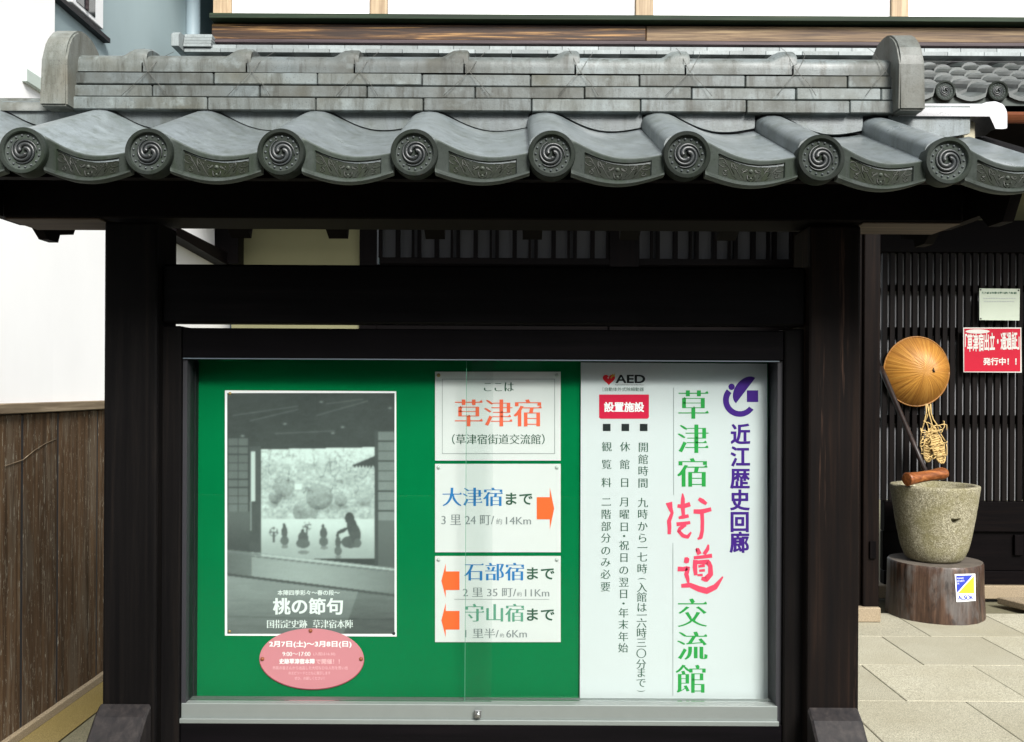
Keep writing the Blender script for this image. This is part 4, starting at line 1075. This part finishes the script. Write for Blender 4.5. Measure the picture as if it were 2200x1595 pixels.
# ridge end tiles
def oni(side):
    pts = [(2.598, PZ(1037, 232, 2.6)), (2.600, 2.44)]
    for i in range(15):
        a = math.pi - math.pi * i / 14; pts.append((2.722 + 0.122 * math.cos(a), 2.44 + 0.115 * math.sin(a)))
    pts += [(2.846, PZ(1037, 232, 2.6))]
    if side < 0: xa, xb = PX(92, 150, 2.6), PX(146, 150, 2.6) - 0.002
    else: xa, xb = PX(1930, 150, 2.6) + 0.002, PX(1984, 150, 2.6)
    bm = bmesh.new()
    A = [bm.verts.new((xa if side > 0 else xa - 0.010 * max(0, min(1, (2.50 - p[1]) / 0.2)), p[0], p[1])) for p in pts]
    B = [bm.verts.new((xb if side < 0 else xb + 0.006 * max(0, min(1, (2.50 - p[1]) / 0.2)), p[0], p[1])) for p in pts]
    n = len(pts); bm.faces.new(A); bm.faces.new(B[::-1])
    for i in range(n): bm.faces.new([A[i], B[i], B[(i+1) % n], A[(i+1) % n]])
    bmesh.ops.recalc_face_normals(bm, faces=bm.faces[:])
    bmesh.ops.bevel(bm, geom=[e for e in bm.edges if e.calc_face_angle(0) > 0.9], offset=0.005, segments=2, affect='EDGES')
    bm_ob('ridge_end_tile', bm, M['endtile'], nbd)
oni(-1); oni(1)
# low verge caps and plaster beyond the ridge ends
def verge(side):
    zc = 2.316 if side > 0 else 2.318
    if side > 0: xa, xb, mt = xr_ + 0.01, PX(2166, 250, 2.66), 'skylit_cap'
    else: xa, xb, mt = -1.60, xl_ - 0.03, 'ridge'
    st = [(xa, 0)] + ([(xb - 0.055, 0), (xb - 0.042, 0.006), (xb - 0.024, 0.008), (xb - 0.010, 0.003), (xb - 0.003, -0.006), (xb, -0.02)] if side > 0 else [(xb, 0)])
    vs, fs = [], []; sec = [(-1.0, -0.62 if side > 0 else -0.25), (-1.0, 0.0)] + [(math.cos(math.pi - math.pi * i / 14), 0.85 * math.sin(math.pi - math.pi * i / 14)) for i in range(1, 14)] + [(1.0, 0.0), (1.0, -0.4)]
    for x, o in st:
        for (a, b) in sec:
            bb_ = b if (side > 0 and x > xb - 0.050) else max(b, -0.05)
            vs.append((x, 2.715 + (0.062 + o) * a, zc + (0.056 + o) * bb_))
    n = len(sec)
    for i in range(len(st) - 1):
        for j in range(n - 1): a = i*n+j; fs.append((a, a+1, a+n+1, a+n))
    fs.append(tuple(range(n))[::-1]); fs.append(tuple(range((len(st)-1)*n, len(st)*n)))
    ob('verge_cap', mesh('verge_cap', vs, fs, M[mt], True), nbd)
    y = 2.69
    if side > 0:
        box('verge_plaster', xa, xb - 0.075, y, 2.75, 2.24, zc - 0.004, M['capplaster'], nbd, 0.006)
    else:
        box('verge_plaster', xa, xb, y, 2.75, 2.24, zc - 0.018, M['under'], nbd, 0.006)  # brown tone stands for the shade on this plaster
verge(1); verge(-1)
# tie wires over the ridge
for x in capj[1:-1] + [1895]:
    x += 6
    pts = [P(x - 46, 207, RF - 0.004), P(x - 18, 172, RF + 0.002), P(x + 4, 150, RF + 0.010), P(x + 20, 134, RF + 0.016), P(x + 26, 124, RF + 0.03)]
    ds = [RF - 0.004, RF + 0.002, RF + 0.012, RF + 0.018, RF + 0.03]
    q = random.uniform(-6, 6)
    p1 = [(P(x - 46 + q, 207, RF)[0], RF - 0.003, P(x - 46, 207, RF)[1]), (P(x - 16, 172, RF)[0], RF + 0.003, P(x - 16, 172, RF)[1]), (P(x + 6, 148, RF)[0], RF + 0.010, P(x + 6, 148, RF)[1]), (P(x + 16, 130, RF)[0], RF + 0.017, P(x + 16, 131, RF)[1]), (P(x + 30, 122, RF)[0], RF + 0.05, PZ(x + 30, 120, RF + 0.05)), (P(x + 36, 118, RF)[0], RF + 0.09, PZ(x + 36, 112, RF + 0.09))]
    p2 = [(P(x + 44 - q, 207, RF)[0], RF - 0.003, P(x + 44, 207, RF)[1]), (P(x + 26, 178, RF)[0], RF + 0.003, P(x + 26, 178, RF)[1]), (P(x + 2, 150, RF)[0], RF + 0.009, P(x + 2, 150, RF)[1]), (P(x - 6, 130, RF)[0], RF + 0.016, P(x - 6, 131, RF)[1]), (P(x - 16, 118, RF)[0], RF + 0.03, PZ(x - 16, 112, RF + 0.03)), (P(x - 20, 110, RF)[0], RF + 0.06, PZ(x - 20, 104, RF + 0.06))]
    for p in (p1, p2):
        vs, fs = tube(p, 0.0007, 5); ob('tie_wire', mesh('tie_wire', vs, fs, M['wire'], True), nbd)

# ================================================================== POSTED SHEETS IN THE CASE
SH = BD - 0.0022
# ---- photographic event poster: the picture is printed as colours on a fine grid
po = ob('event_poster', sheet('event_poster', [(483, 839), (851, 841), (852, 1368), (483, 1366)], SH, M['ink_white']))
tag(po, 'grey photographic poster of a tatami room and garden, left of the direction cards', 'poster')
NXP, NYP = 230, 328
gx, gy = np.meshgrid(np.linspace(488, 847.5, NXP + 1), np.linspace(845, 1362, NYP + 1))
rng = np.random.default_rng(3)
def vnoise(x, y, s, seed, rough=0.55, octv=4):
    out = np.zeros_like(x); amp, tot = 1.0, 0.0
    for o in range(octv):
        r2 = np.random.default_rng(seed * 17 + o); T = r2.random((64, 64))
        u, v = x / s * 2 ** o, y / s * 2 ** o
        iu, iv = np.floor(u).astype(int), np.floor(v).astype(int); fu, fv = u - iu, v - iv
        fu, fv = fu * fu * (3 - 2 * fu), fv * fv * (3 - 2 * fv)
        a = T[iv % 64, iu % 64]; b = T[iv % 64, (iu+1) % 64]; c = T[(iv+1) % 64, iu % 64]; d = T[(iv+1) % 64, (iu+1) % 64]
        out += amp * (a*(1-fu)*(1-fv) + b*fu*(1-fv) + c*(1-fu)*fv + d*fu*fv); tot += amp; amp *= rough
    return out / tot
def sm(a, b, x): t = np.clip((x - a) / (b - a), 0, 1); return t * t * (3 - 2 * t)
X, Y = gx, gy
v = 0.21 + 0.05 * vnoise(X, Y, 60, 1) - 0.03 * sm(845, 900, Y)           # dark ceiling
v += 0.05 * (vnoise(X, Y * 3, 14, 2) - 0.5)
for (xa, ya, xb, yb) in ((500, 893, 640, 873), (535, 905, 640, 880), (680, 893, 790, 862), (590, 932, 720, 926), (700, 868, 780, 858)):
    dd = np.abs((Y - ya) * (xb - xa) - (X - xa) * (yb - ya)) / math.hypot(xb - xa, yb - ya)
    v += 0.13 * np.exp(-(dd / 1.1) ** 2) * ((X > xa) & (X < xb))
for cx, cy in ((521, 937), (690, 864), (612, 911), (736, 918), (838, 877), (715, 931)):
    v += 0.35 * np.exp(-((X - cx) / 3.5) ** 2 - ((Y - cy) / 1.8) ** 2)
# garden opening
ga = (X > 560) & (X < 805) & (Y > 966 - 0.02 * (X - 560)) & (Y < 1200)
gar = 0.70 + 0.40 * (vnoise(X, Y * 2.0, 30, 5, 0.8, 6) - 0.42) + 0.38 * (vnoise(X, Y, 5, 6, 0.8, 3) - 0.5)
gar = gar + 0.16 * (1 - sm(960, 1010, Y))
for cx, cy, r, dk in ((686, 1068, 29, 0.24), (656, 1100, 27, 0.22), (591, 1068, 15, 0.18), (732, 1075, 14, 0.14), (610, 1045, 24, 0.15), (782, 1062, 22, 0.08), (784, 1135, 18, 0.1)):
    q = np.hypot(X - cx, (Y - cy) * 1.05) / r
    gar = np.where(q < 1, gar * 0.65 + 0.24 - 0.75 * dk * (0.9 + 0.6 * (Y - cy) / r) + 0.10 * (vnoise(X, Y, 4, 9) - 0.5), gar)
    gar = gar - 0.18 * np.exp(-((X - cx) / r) ** 2 - ((Y - cy - r) / 6) ** 2)
q = np.hypot((X - 667) / 24, (Y - 1123) / 9); gar = np.where(q < 1, 0.72 + 0.1 * (vnoise(X, Y, 6, 11) - .5), gar)
br = np.abs(vnoise(X, Y * 0.6, 30, 12) - 0.5); gar = gar - 0.25 * np.exp(-(br / 0.012) ** 2) * (Y < 1060)
gar = np.where((Y > 1116), 0.82 - 0.22 * sm(1120, 1195, Y) + 0.05 * vnoise(X, Y, 20, 8), gar)
gar = np.where((X > 632) & (X < 648) & (Y > 1040) & (Y < 1052), 0.95, gar)
gar = np.where((X > 757) & (Y > 1000 - 0.42 * (X - 757)) & (Y < 1003 + 2.5 * np.sin(X * 0.9)) & (Y > 975), 0.22, gar)
v = np.where(ga, gar, v)
# shoji screens and frames
def shoji(x0, x1, y0, y1, cols_, rows_, val):
    global v
    m = (X > x0) & (X < x1) & (Y > y0) & (Y < y1)
    fx = ((X - x0) / (x1 - x0) * cols_) % 1; fy = ((Y - y0) / (y1 - y0) * rows_) % 1
    wx_, wy_ = 2.0 / ((x1 - x0) / cols_), 2.3 / ((y1 - y0) / rows_)
    line = ((fx < wx_) & (cols_ > 1)) | (fy < wy_)
    v = np.where(m, np.where(line, 0.20, val + 0.05 * (vnoise(X, Y, 18, 21) - 0.5) + 0.06 * sm(y0, y1, Y)), v)
shoji(488, 532, 940, 1100, 2, 9, 0.33); shoji(813, 848, 926, 1118, 1, 9, 0.42)
v = np.where((X > 535) & (X < 560) & (Y > 960) & (Y < 1200), 0.24 + 0.04 * vnoise(X, Y, 10, 31), v)
v = np.where((X > 539) & (X < 548) & (Y > 971 + 0) & (Y < 1078), 0.80, v)
v = np.where((X > 537.5) & (X < 541) & (Y > 1078) & (Y < 1140), 0.5, v)
v = np.where((X > 805) & (X < 812) & (Y > 925) & (Y < 1215), 0.24, v)
v = np.where((X > 812) & (Y > 1118) & (Y < 1225), 0.36 - 0.06 * sm(1118, 1225, Y), v)
v = np.where((X < 536) & (Y > 1100) & (Y < 1190), 0.33 - 0.10 * sm(1100, 1190, Y), v)
# floors
fl = 1187 + 0.11 * (X - 545)
floor1 = (Y > fl) & (Y <= 1234 + 0.125 * (X - 500))
v = np.where(floor1, 0.60 - 0.20 * np.abs((X - 640) / 210) ** 1.5 + 0.04 * (vnoise(X, Y * 4, 20, 41) - .5) - 0.14 * (X < 540), v)
v = np.where(np.abs(Y - (fl + 4)) < 1.8, 0.72 - 0.3 * (X < 560), v)
v = np.where(np.abs(Y - (fl + 9)) < 1.3, 0.38, v)
f2 = Y > 1234 + 0.125 * (X - 500)
v = np.where(f2, 0.50 - 0.15 * sm(1240, 1362, Y) - 0.10 * (X > 770 - 0.35 * (Y - 1270)) + 0.08 * (vnoise(X * 0.25, Y * 2.2, 10, 43) - .5), v)
v = np.where(np.abs(Y - (1236 + 0.125 * (X - 500))) < 2.6, 0.24, v)
v = np.where(np.abs(Y - (1325 + 0.02 * (X - 500))) < 1.5, v - 0.06, v)
# silhouettes
def ell(cx, cy, rx, ry, val, rot=0.0):
    global v
    dx, dy = X - cx, Y - cy; a, b = dx * math.cos(rot) + dy * math.sin(rot), -dx * math.sin(rot) + dy * math.cos(rot)
    q = (a / rx) ** 2 + (b / ry) ** 2; v = np.where(q < 1, val + 0.04 + 0.05 * (vnoise(X, Y, 6, 51) - .5), v)
ell(751, 1114, 10, 13, 0.20); ell(757, 1135, 11, 23, 0.22, -0.15); ell(753, 1165, 20, 13, 0.26); ell(764, 1150, 11, 21, 0.24); ell(735, 1141, 13, 4, 0.20, -0.45)
ell(768, 1167, 8, 10, 0.30)
for cx, top, w_ in ((610, 1129, 9), (650, 1141, 15), (694, 1131, 10), (725, 1151, 8)):
    ell(cx, top, 3.2, 4.5, 0.22); ell(cx + 1, top + 15, w_ * 0.75, 13, 0.27); ell(cx + 1, top + 33 if w_ < 12 else top + 27, w_, 10, 0.31); ell(cx + 2, top + 46, w_ * 0.8, 4, 0.42)
for cx, cy in ((588, 1143), (659, 1131)):
    m = (vnoise(X, Y, 4, 61) > 0.5) & (np.hypot((X - cx) / 10, (Y - cy) / 10) < 1); v = np.where(m, 0.40, v)
    v = np.where((np.abs(X - cx) < 1.6) & (Y > cy) & (Y < cy + 22), 0.32, v)
v = np.clip(v + 0.02 * (rng.random(v.shape) - 0.5), 0.05, 0.97)
v = np.clip(0.10 + v * 0.96, 0, 0.95)
for _ in range(2):
    vp = np.pad(v, 1, mode='edge'); v = (vp[:-2, 1:-1] + vp[2:, 1:-1] + vp[1:-1, :-2] + vp[1:-1, 2:] + 2 * v) / 6
v = v + 0.02 * (rng.random(v.shape) - 0.5)
lin = 0.78 * v ** 2.0
vsx, vsz = [], []
u_, w_ = X - 1100.0, Y - 797.5
uu = u_ * _c + w_ * _s; ww = -u_ * _s + w_ * _c
PXs, PZs = uu / FPX * (SH - 0.0008), EYE - (ww - 37.5) / FPX * (SH - 0.0008)
co = np.stack([PXs, np.full_like(PXs, SH - 0.0008), PZs], -1).reshape(-1, 3)
idx = np.arange((NXP + 1) * (NYP + 1)).reshape(NYP + 1, NXP + 1)
fc = np.stack([idx[1:, :-1], idx[1:, 1:], idx[:-1, 1:], idx[:-1, :-1]], -1).reshape(-1, 4)
pm = bpy.data.meshes.new('printed_photograph'); pm.from_pydata(co.tolist(), [], fc.tolist()); pm.update()
ca = pm.color_attributes.new('print', 'FLOAT_COLOR', 'POINT')
cl = np.stack([lin * 0.82, lin * 1.0, lin * 0.94, np.ones_like(lin)], -1).reshape(-1)
ca.data.foreach_set('color', cl.astype(np.float32))
k = NT('printed_photo', 0.35, 0.4); at_ = k.n('ShaderNodeAttribute'); at_.attribute_name = 'print'; k.l(at_.outputs['Color'], k.b.inputs['Base Color'])
pm.materials.append(k.m); ob('printed_photograph', pm, po)
pr = Print(SH - 0.0016)
pr.text('本陣四季彩々～春の段～', 596, 1268, 729.5, 1279.5, 'ink_offwhite', 'bold')
for dx, m_ in ((1.6, 'hair'), (0, 'ink_offwhite')):
    if m_ == 'hair': continue
    pr.text('桃の節句', 586 + dx, 1285 + dx, 736.6 + dx, 1321 + dx, m_, 'heavy')
pr.text('国指定史跡', 573.4, 1332, 660, 1350, 'ink_offwhite', 'minchob'); pr.text('草津宿本陣', 671.6, 1332, 758, 1350, 'ink_offwhite', 'minchob')
pr.done(po)
for x, y, m_ in ((494, 846, 'brass'), (846, 1361, 'black'), (493, 1357, 'brass')): dome_pin(x, y, SH, 0.005, M[m_], po)
# ---- pink oval card
def oval(cx, cy, rx, ry, rot, n=72): return [(cx + rx * math.cos(t) * math.cos(rot) - ry * math.sin(t) * math.sin(rot), cy + rx * math.cos(t) * math.sin(rot) + ry * math.sin(t) * math.cos(rot)) for t in [2 * math.pi * k / n for k in range(n)]]
OD = SH - 0.004
oc = ob('oval_card', sheet('oval_card', oval(669.5, 1415.7, 112, 65, 0.012), OD, M['pink'], 0.0018)); tag(oc, 'pink oval card with white event dates pinned over the foot of the grey poster', 'card')
ob('card_backing', sheet('card_backing', oval(669.5, 1417.2, 112.8, 65.3, 0.012), OD + 0.0019, M['pinkedge'], 0.0012), oc)
pr = Print(OD - 0.0008)
pr.text('2月7日(土)～3月8日(日)', 578, 1377, 755, 1392.5, 'ink_white', 'heavy')
pr.text('9:00～17:00', 606.8, 1401, 666.7, 1410, 'ink_white', 'mincho'); pr.text('(入館は16:30)', 673, 1401.5, 720, 1410, 'ink_palepink', 'reg')
pr.text('史跡草津宿本陣', 599.7, 1415.5, 676, 1427, 'ink_white', 'heavy'); pr.text('で開催！！', 678.5, 1416, 729.5, 1427, 'ink_palepink', 'bold')
pr.text('市民の皆さんから出品した大切なひな人形を思い出', 585.4, 1431.5, 746.6, 1439, 'ink_palepink', 'reg')
pr.text('のエピソードとともに展示します', 619.7, 1443, 709.5, 1450, 'ink_palepink', 'reg'); pr.text('ぜひ、お越しください！', 632.5, 1454, 696.7, 1461, 'ink_palepink', 'reg')
pr.done(oc)
for x, y in ((667, 1355.5), (563.5, 1416), (775.5, 1416)): dome_pin(x, y, OD, 0.0062, M['pinred'], oc)
# ---- three direction cards
def card(y0, y1, label):
    o = ob('direction_card', sheet('direction_card', rectp(934.5, y0, 1204.5, y1), SH - 0.001, M['paper'], 0.0012)); tag(o, label, 'card', 'white direction cards pinned on the green board')
    for x in (942, 1196): dome_pin(x, y0 + 7.5, SH - 0.001, 0.0058, M['clearpin' if y0 > 900 else 'brass' if x < 1000 else 'clearpin'], o)
    return o
c1 = card(799, 990, 'top white card with large orange town name inside a thin ruled frame')
pr = Print(SH - 0.0018)
for a in ((950, 814.5, 1191.5, 815.5), (950, 974.5, 1191.5, 975.5), (949.5, 814.5, 950.5, 975.5), (1191, 814.5, 1192, 975.5)): pr.rect(*a, 'ink_grey')
pr.text('ここは', 1039.5, 822, 1103.7, 841, 'ink_green', 'minchob'); pr.text('草津宿', 977, 858.3, 1163.3, 916.5, 'ink_orange', 'minchob')
pr.text('（草津宿街道交流館）', 971, 933, 1170, 955, 'ink_green', 'mincho'); pr.done(c1)
c2 = card(997, 1187, 'middle white card with blue lettering and an orange arrow pointing right')
pr = Print(SH - 0.0018)
pr.text('大津宿', 950, 1048, 1079.6, 1087.6, 'ink_blue', 'minchob'); pr.text('まで', 1086.6, 1059, 1143.8, 1085, 'ink_green', 'bold')
pr.text('3 里 24 町/', 948, 1106, 1061.5, 1128.5, 'ink_grey', 'mincho'); pr.text('約', 1065.6, 1114, 1078.6, 1127, 'ink_grey', 'reg'); pr.text('14Km', 1086.6, 1111, 1140.8, 1127, 'ink_grey', 'mincho')
pr.poly([(1153, 1068.5), (1181, 1068.5), (1181, 1116), (1153, 1116)], 'arrow'); pr.poly([(1181.01, 1048), (1190.5, 1093), (1181.01, 1138)], 'arrow'); pr.done(c2)
c3 = card(1195, 1380, 'bottom white card with two orange arrows pointing left')
pr = Print(SH - 0.0018)
pr.text('石部宿', 997, 1209.5, 1126, 1247.6, 'ink_blue', 'minchob'); pr.text('まで', 1132, 1219.5, 1191, 1245.6, 'ink_green', 'bold')
pr.text('2 里 35 町/', 994, 1263, 1109, 1283, 'ink_grey', 'mincho'); pr.text('約', 1110.7, 1272, 1120.8, 1281.7, 'ink_grey', 'reg'); pr.text('11Km', 1127.8, 1266.6, 1180, 1281.7, 'ink_grey', 'mincho')
pr.rect(976, 1287.6, 1180, 1288.4, 'ink_grey')
pr.text('守山宿', 999, 1297.7, 1126, 1336, 'ink_teal', 'minchob'); pr.text('まで', 1132, 1307.8, 1191, 1334, 'ink_green', 'bold')
pr.text('1 里半/', 999, 1350.5, 1071.6, 1371.5, 'ink_grey', 'mincho'); pr.text('約', 1073.6, 1361, 1082.6, 1370, 'ink_grey', 'reg'); pr.text('6Km', 1087.6, 1354, 1131.8, 1370, 'ink_grey', 'mincho')
for yo in (0, 85): pr.poly([(957.5, 1228 + yo), (987, 1228 + yo), (987, 1268 + yo), (957.5, 1268 + yo)], 'arrow'); pr.poly([(957.49, 1211 + yo), (957.49, 1285 + yo), (948, 1248 + yo)], 'arrow')
pr.done(c3)
# ---- white information sign
WSD = BD - 0.012
ws = ob('information_sign', sheet('information_sign', [(1248, 779), (1648, 782), (1649.5, 1518), (1245.5, 1514)], WSD, M['panel'], 0.0118))
tag(ws, 'tall white sign with purple emblem and green vertical lettering, right side of the case', 'sign')
pr = Print(WSD - 0.0007); px_ = lambda x: 1240 + x / 3.987; py_ = lambda y: 760 + y / 3.987
pr.text('AED', 1322, 805.6, 1386, 823.5, 'ink_black', 'heavy'); pr.text('Automated External Defibrillator', 1321, 825.6, 1384, 828.2, 'ink_black', 'reg')
pr.text('［自動体外式除細動器］', 1294.7, 832.5, 1386, 841, 'ink_green', 'reg')
hp = []
for kk in range(40):
    t = 2 * math.pi * kk / 40; hp.append((1308 + 0.83 * 16 * math.sin(t) ** 3, 815.2 - 0.80 * (13 * math.cos(t) - 5 * math.cos(2*t) - 2 * math.cos(3*t) - math.cos(4*t))))
pr.poly(hp, 'heart'); pr.poly([(1311, 812), (1316, 803), (1319, 806), (1321.5, 800), (1320.5, 809), (1316, 810), (1313, 814)], 'gold', 0.0004)
pr.poly([(1306.5 + 1.8 * math.cos(t), 812 + 1.8 * math.sin(t)) for t in [k * 0.785 for k in range(8)]], 'ink_palepink', 0.0004)
pr.poly([(1287, 848), (1394, 848), (1394, 897), (1391, 900), (1290, 900), (1287, 897)], 'ink_red')
prw = Print(WSD - 0.0013); prw.text('設置施設', 1297.7, 864, 1383.5, 885.5, 'ink_white', 'heavy'); prw.done(ws)
for x0 in (1295, 1335, 1374.5): pr.rect(x0, 911, x0 + 16.5, 926.5, 'ink_black')
def vcol(chars, x_top, x_bot, y_top, y_bot, size, mat, sty):
    for ch, y in chars: pr.char(ch, x_top + (x_bot - x_top) * (y - y_top) / (y_bot - y_top), y, size, mat, sty)
def seq(s, ys): return list(zip(s, ys))
vcol(seq('開館時間', [961, 987, 1012, 1038]) + seq('九時から', [1080, 1105, 1131, 1156]) + seq('一七時', [1177, 1197, 1222]) + seq('入館は一六時三〇分まで', [1262, 1283, 1305, 1322, 1339, 1360, 1381, 1404, 1427, 1445.5, 1467]), 1382, 1377, 961, 1467, 23, 'ink_green', 'mincho')
def paren(cx, cy, w_, h_, up):
    o, i_ = [], []
    for k in range(13):
        a = math.pi * k / 12; o.append((cx - w_ * math.cos(a), cy - up * h_ * math.sin(a))); i_.append((cx - w_ * math.cos(a), cy - up * (h_ - 1.4) * math.sin(a)))
    pr.poly(o + i_[::-1][1:-1], 'ink_green')
paren(1379, 1247, 9.5, 4.5, 1); paren(1377, 1482, 9.5, 4.5, -1)
vcol(seq('休館日月曜日', [960, 998, 1037, 1078.5, 1105, 1132]) + seq('・祝日の翌日・年末年始', [1152, 1172, 1198, 1225, 1251, 1276, 1297, 1317, 1342, 1368, 1392]), 1342.5, 1338.5, 960, 1392, 22.5, 'ink_green', 'mincho')
vcol(seq('観覧料二階部分のみ必要', [960, 998, 1037, 1078.5, 1105, 1131, 1156, 1183, 1208, 1234, 1261]), 1303.5, 1300.5, 960, 1261, 22.5, 'ink_green', 'mincho')
for ch, x, y, s in (('草', 1489.6, 869.6, 69), ('津', 1489, 943, 69), ('宿', 1488, 1015.5, 69), ('交', 1487.5, 1317, 68), ('流', 1487, 1387.5, 68), ('館', 1485, 1459, 68)): pr.char(ch, x, y, s, 'ink_bigreen', 'minchob')
for fs_, ox, oy, strokes in ((3.987, 1240, 760, (
        [(785, 1275, 44), (798, 1325, 30), (813, 1365, 20), (786, 1435, 28), (790, 1490, 26), (788, 1548, 22)],
        [(902, 1198, 8), (905, 1245, 26), (903, 1310, 28), (911, 1400, 20)], [(858, 1305, 22), (905, 1310, 30), (968, 1290, 30)], [(868, 1408, 16), (905, 1400, 26), (955, 1390, 22)],
        [(850, 1462, 26), (905, 1458, 26), (968, 1447, 20)], [(930, 1465, 22), (880, 1500, 26), (868, 1520, 22), (905, 1560, 26), (945, 1572, 24), (975, 1530, 12)],
        [(1040, 1243, 22), (1070, 1262, 30), (1108, 1288, 20)], [(996, 1352, 28), (1060, 1355, 32), (1148, 1333, 26)], [(1068, 1360, 26), (1072, 1440, 24), (1070, 1520, 24), (1058, 1575, 26), (1030, 1590, 10)])),
      (3.507, 1240, 1140, ([(806, 222, 30), (825, 225, 38), (843, 228, 24)], [(893, 150, 12), (905, 145, 26), (922, 180, 26)], [(988, 106, 10), (982, 140, 22), (955, 180, 22)], [(878, 206, 18), (940, 200, 20), (1016, 190, 24)],
        [(890, 222, 26), (887, 280, 26), (893, 338, 20)], [(905, 240, 22), (985, 238, 30), (1003, 270, 26), (1005, 330, 30), (970, 368, 34), (935, 362, 18)], [(912, 272, 14), (962, 264, 18)], [(918, 304, 14), (962, 300, 16)], [(905, 338, 12), (945, 335, 16)],
        [(756, 290, 28), (800, 292, 26), (835, 282, 24), (822, 330, 26), (832, 365, 22), (838, 400, 12)], [(784, 418, 22), (850, 412, 28), (915, 440, 34), (975, 456, 36), (1040, 425, 32), (1098, 348, 8)]))):
    for st_ in strokes:
        pts = []
        for (a0, b0, w0), (a1, b1, w1) in zip(st_, st_[1:]):
            for j in range(5): t = j / 5; pts.append((a0 + (a1 - a0) * t, b0 + (b1 - b0) * t, w0 + (w1 - w0) * t))
        pts.append(st_[-1]); pts = [(a, b, c * 1.3) for a, b, c in pts]; L1, L2 = [], []
        for j, (a0, b0, w0) in enumerate(pts):
            pa, pb = pts[max(0, j-1)], pts[min(len(pts)-1, j+1)]; dx, dy = pb[0] - pa[0], pb[1] - pa[1]; l_ = math.hypot(dx, dy) + 1e-6
            L1.append((ox + (a0 - dy / l_ * w0 / 2) / fs_, oy + (b0 + dx / l_ * w0 / 2) / fs_)); L2.append((ox + (a0 + dy / l_ * w0 / 2) / fs_, oy + (b0 - dx / l_ * w0 / 2) / fs_))
        kk = next(_ids); mbq = pr.mb(('ink_pink', 'b' + str(oy))); lift = 0.00003 * (kk % 12)
        q_ = [P(x, y, pr.d) for x, y in L1 + L2]; n_ = len(L1)
        mbq.add(([(a, pr.d - lift, b) for a, b in q_], [(i, i+1, n_+i+1, n_+i) for i in range(n_ - 1)]))
pr.rect(1446.6, 833, 1447.6, 1064, 'ink_grey'); pr.rect(1445, 1167, 1446, 1495, 'ink_grey')
for ch, y in zip('近江歴史回廊', (933, 981, 1028, 1074.5, 1121, 1165.5)): pr.char(ch, 1590.5 - (y - 933) * 0.008, y, 43, 'ink_purple', 'ultra', 47)
# emblem: open ring, ball, leaf and square
ccx, ccy = px_(1392), py_(398); rO, rI = 144 / 3.987, 92 / 3.987
aa = [R(140 + (325 - 140) * k / 40) for k in range(41)]
ring = [(ccx + rO * math.cos(a), ccy - rO * math.sin(a)) for a in aa] + [(ccx + rI * (1 - 0.1 * (k / 40)) ** -0.5 * math.cos(a), ccy - rI * (1 - 0.1 * (k / 40)) ** -0.5 * math.sin(a)) for k, a in reversed(list(enumerate(aa)))]
pr.poly(ring, 'ink_purple')
pr.poly([(px_(1322) + 6.9 * math.cos(t), py_(285) + 6.9 * math.sin(t)) for t in [k * 0.3927 for k in range(16)]], 'ink_purple')
p0, p1 = np.array([1525, 209.0]), np.array([1360, 426.0]); mid = (p0 + p1) / 2; hd = (p0 - p1) / 2; L_ = np.hypot(*hd); nrm = np.array([hd[1], -hd[0]]) / L_
if nrm[0] > 0: nrm = -nrm
leaf = [mid + hd * math.cos(t) + nrm * 92 * math.sin(t) for t in [math.pi * k / 24 for k in range(25)]]
pr.poly([(px_(a), py_(b)) for a, b in leaf], 'ink_purple'); pr.rect(px_(1453), py_(315), px_(1550), py_(415), 'ink_purple')
pr.done(ws)
for x, y, l in ((1604, 871, 10), (1608, 876, 8), (1612, 869, 7)):
    pass

# ================================================================== HOUSE ACROSS THE STREET (behind the viewer, mirrored in the glass)
oh = thing('house_across_street', 'dark timber house with pale window bays across the street', 'house', (0, -8.2, 0))
box('wall', -11, 11, -8.4, -8.2, 0, 5.2, M['facade'], oh, 0.0)
prism('roof', [(-7.3, 5.0), (-10.5, 7.0), (-13.5, 5.0), (-13.5, 4.9), (-10.5, 6.85), (-7.3, 4.85)], 'x', -11.5, 11.5, M['fartile'], oh)
for i in range(12):
    x = -10.5 + i * 1.9
    box('post', x - 0.07, x + 0.07, -8.19, -8.1, 0, 5.0, M['facade'], oh, 0.004)
    if i in (2, 5, 8):
        f_ = box('window', x + 0.35, x + 1.5, -8.19, -8.13, 0.9, 2.1, M['pillar'], oh, 0.004)
        box('pane', x + 0.42, x + 1.43, -8.129, -8.12, 0.97, 2.03, M['blind'], f_, 0.0)
box('plaster_band', -11, 11, -8.19, -8.17, 3.0, 4.4, M['cream'], oh, 0.0)

bpy.data.objects.remove(_so)
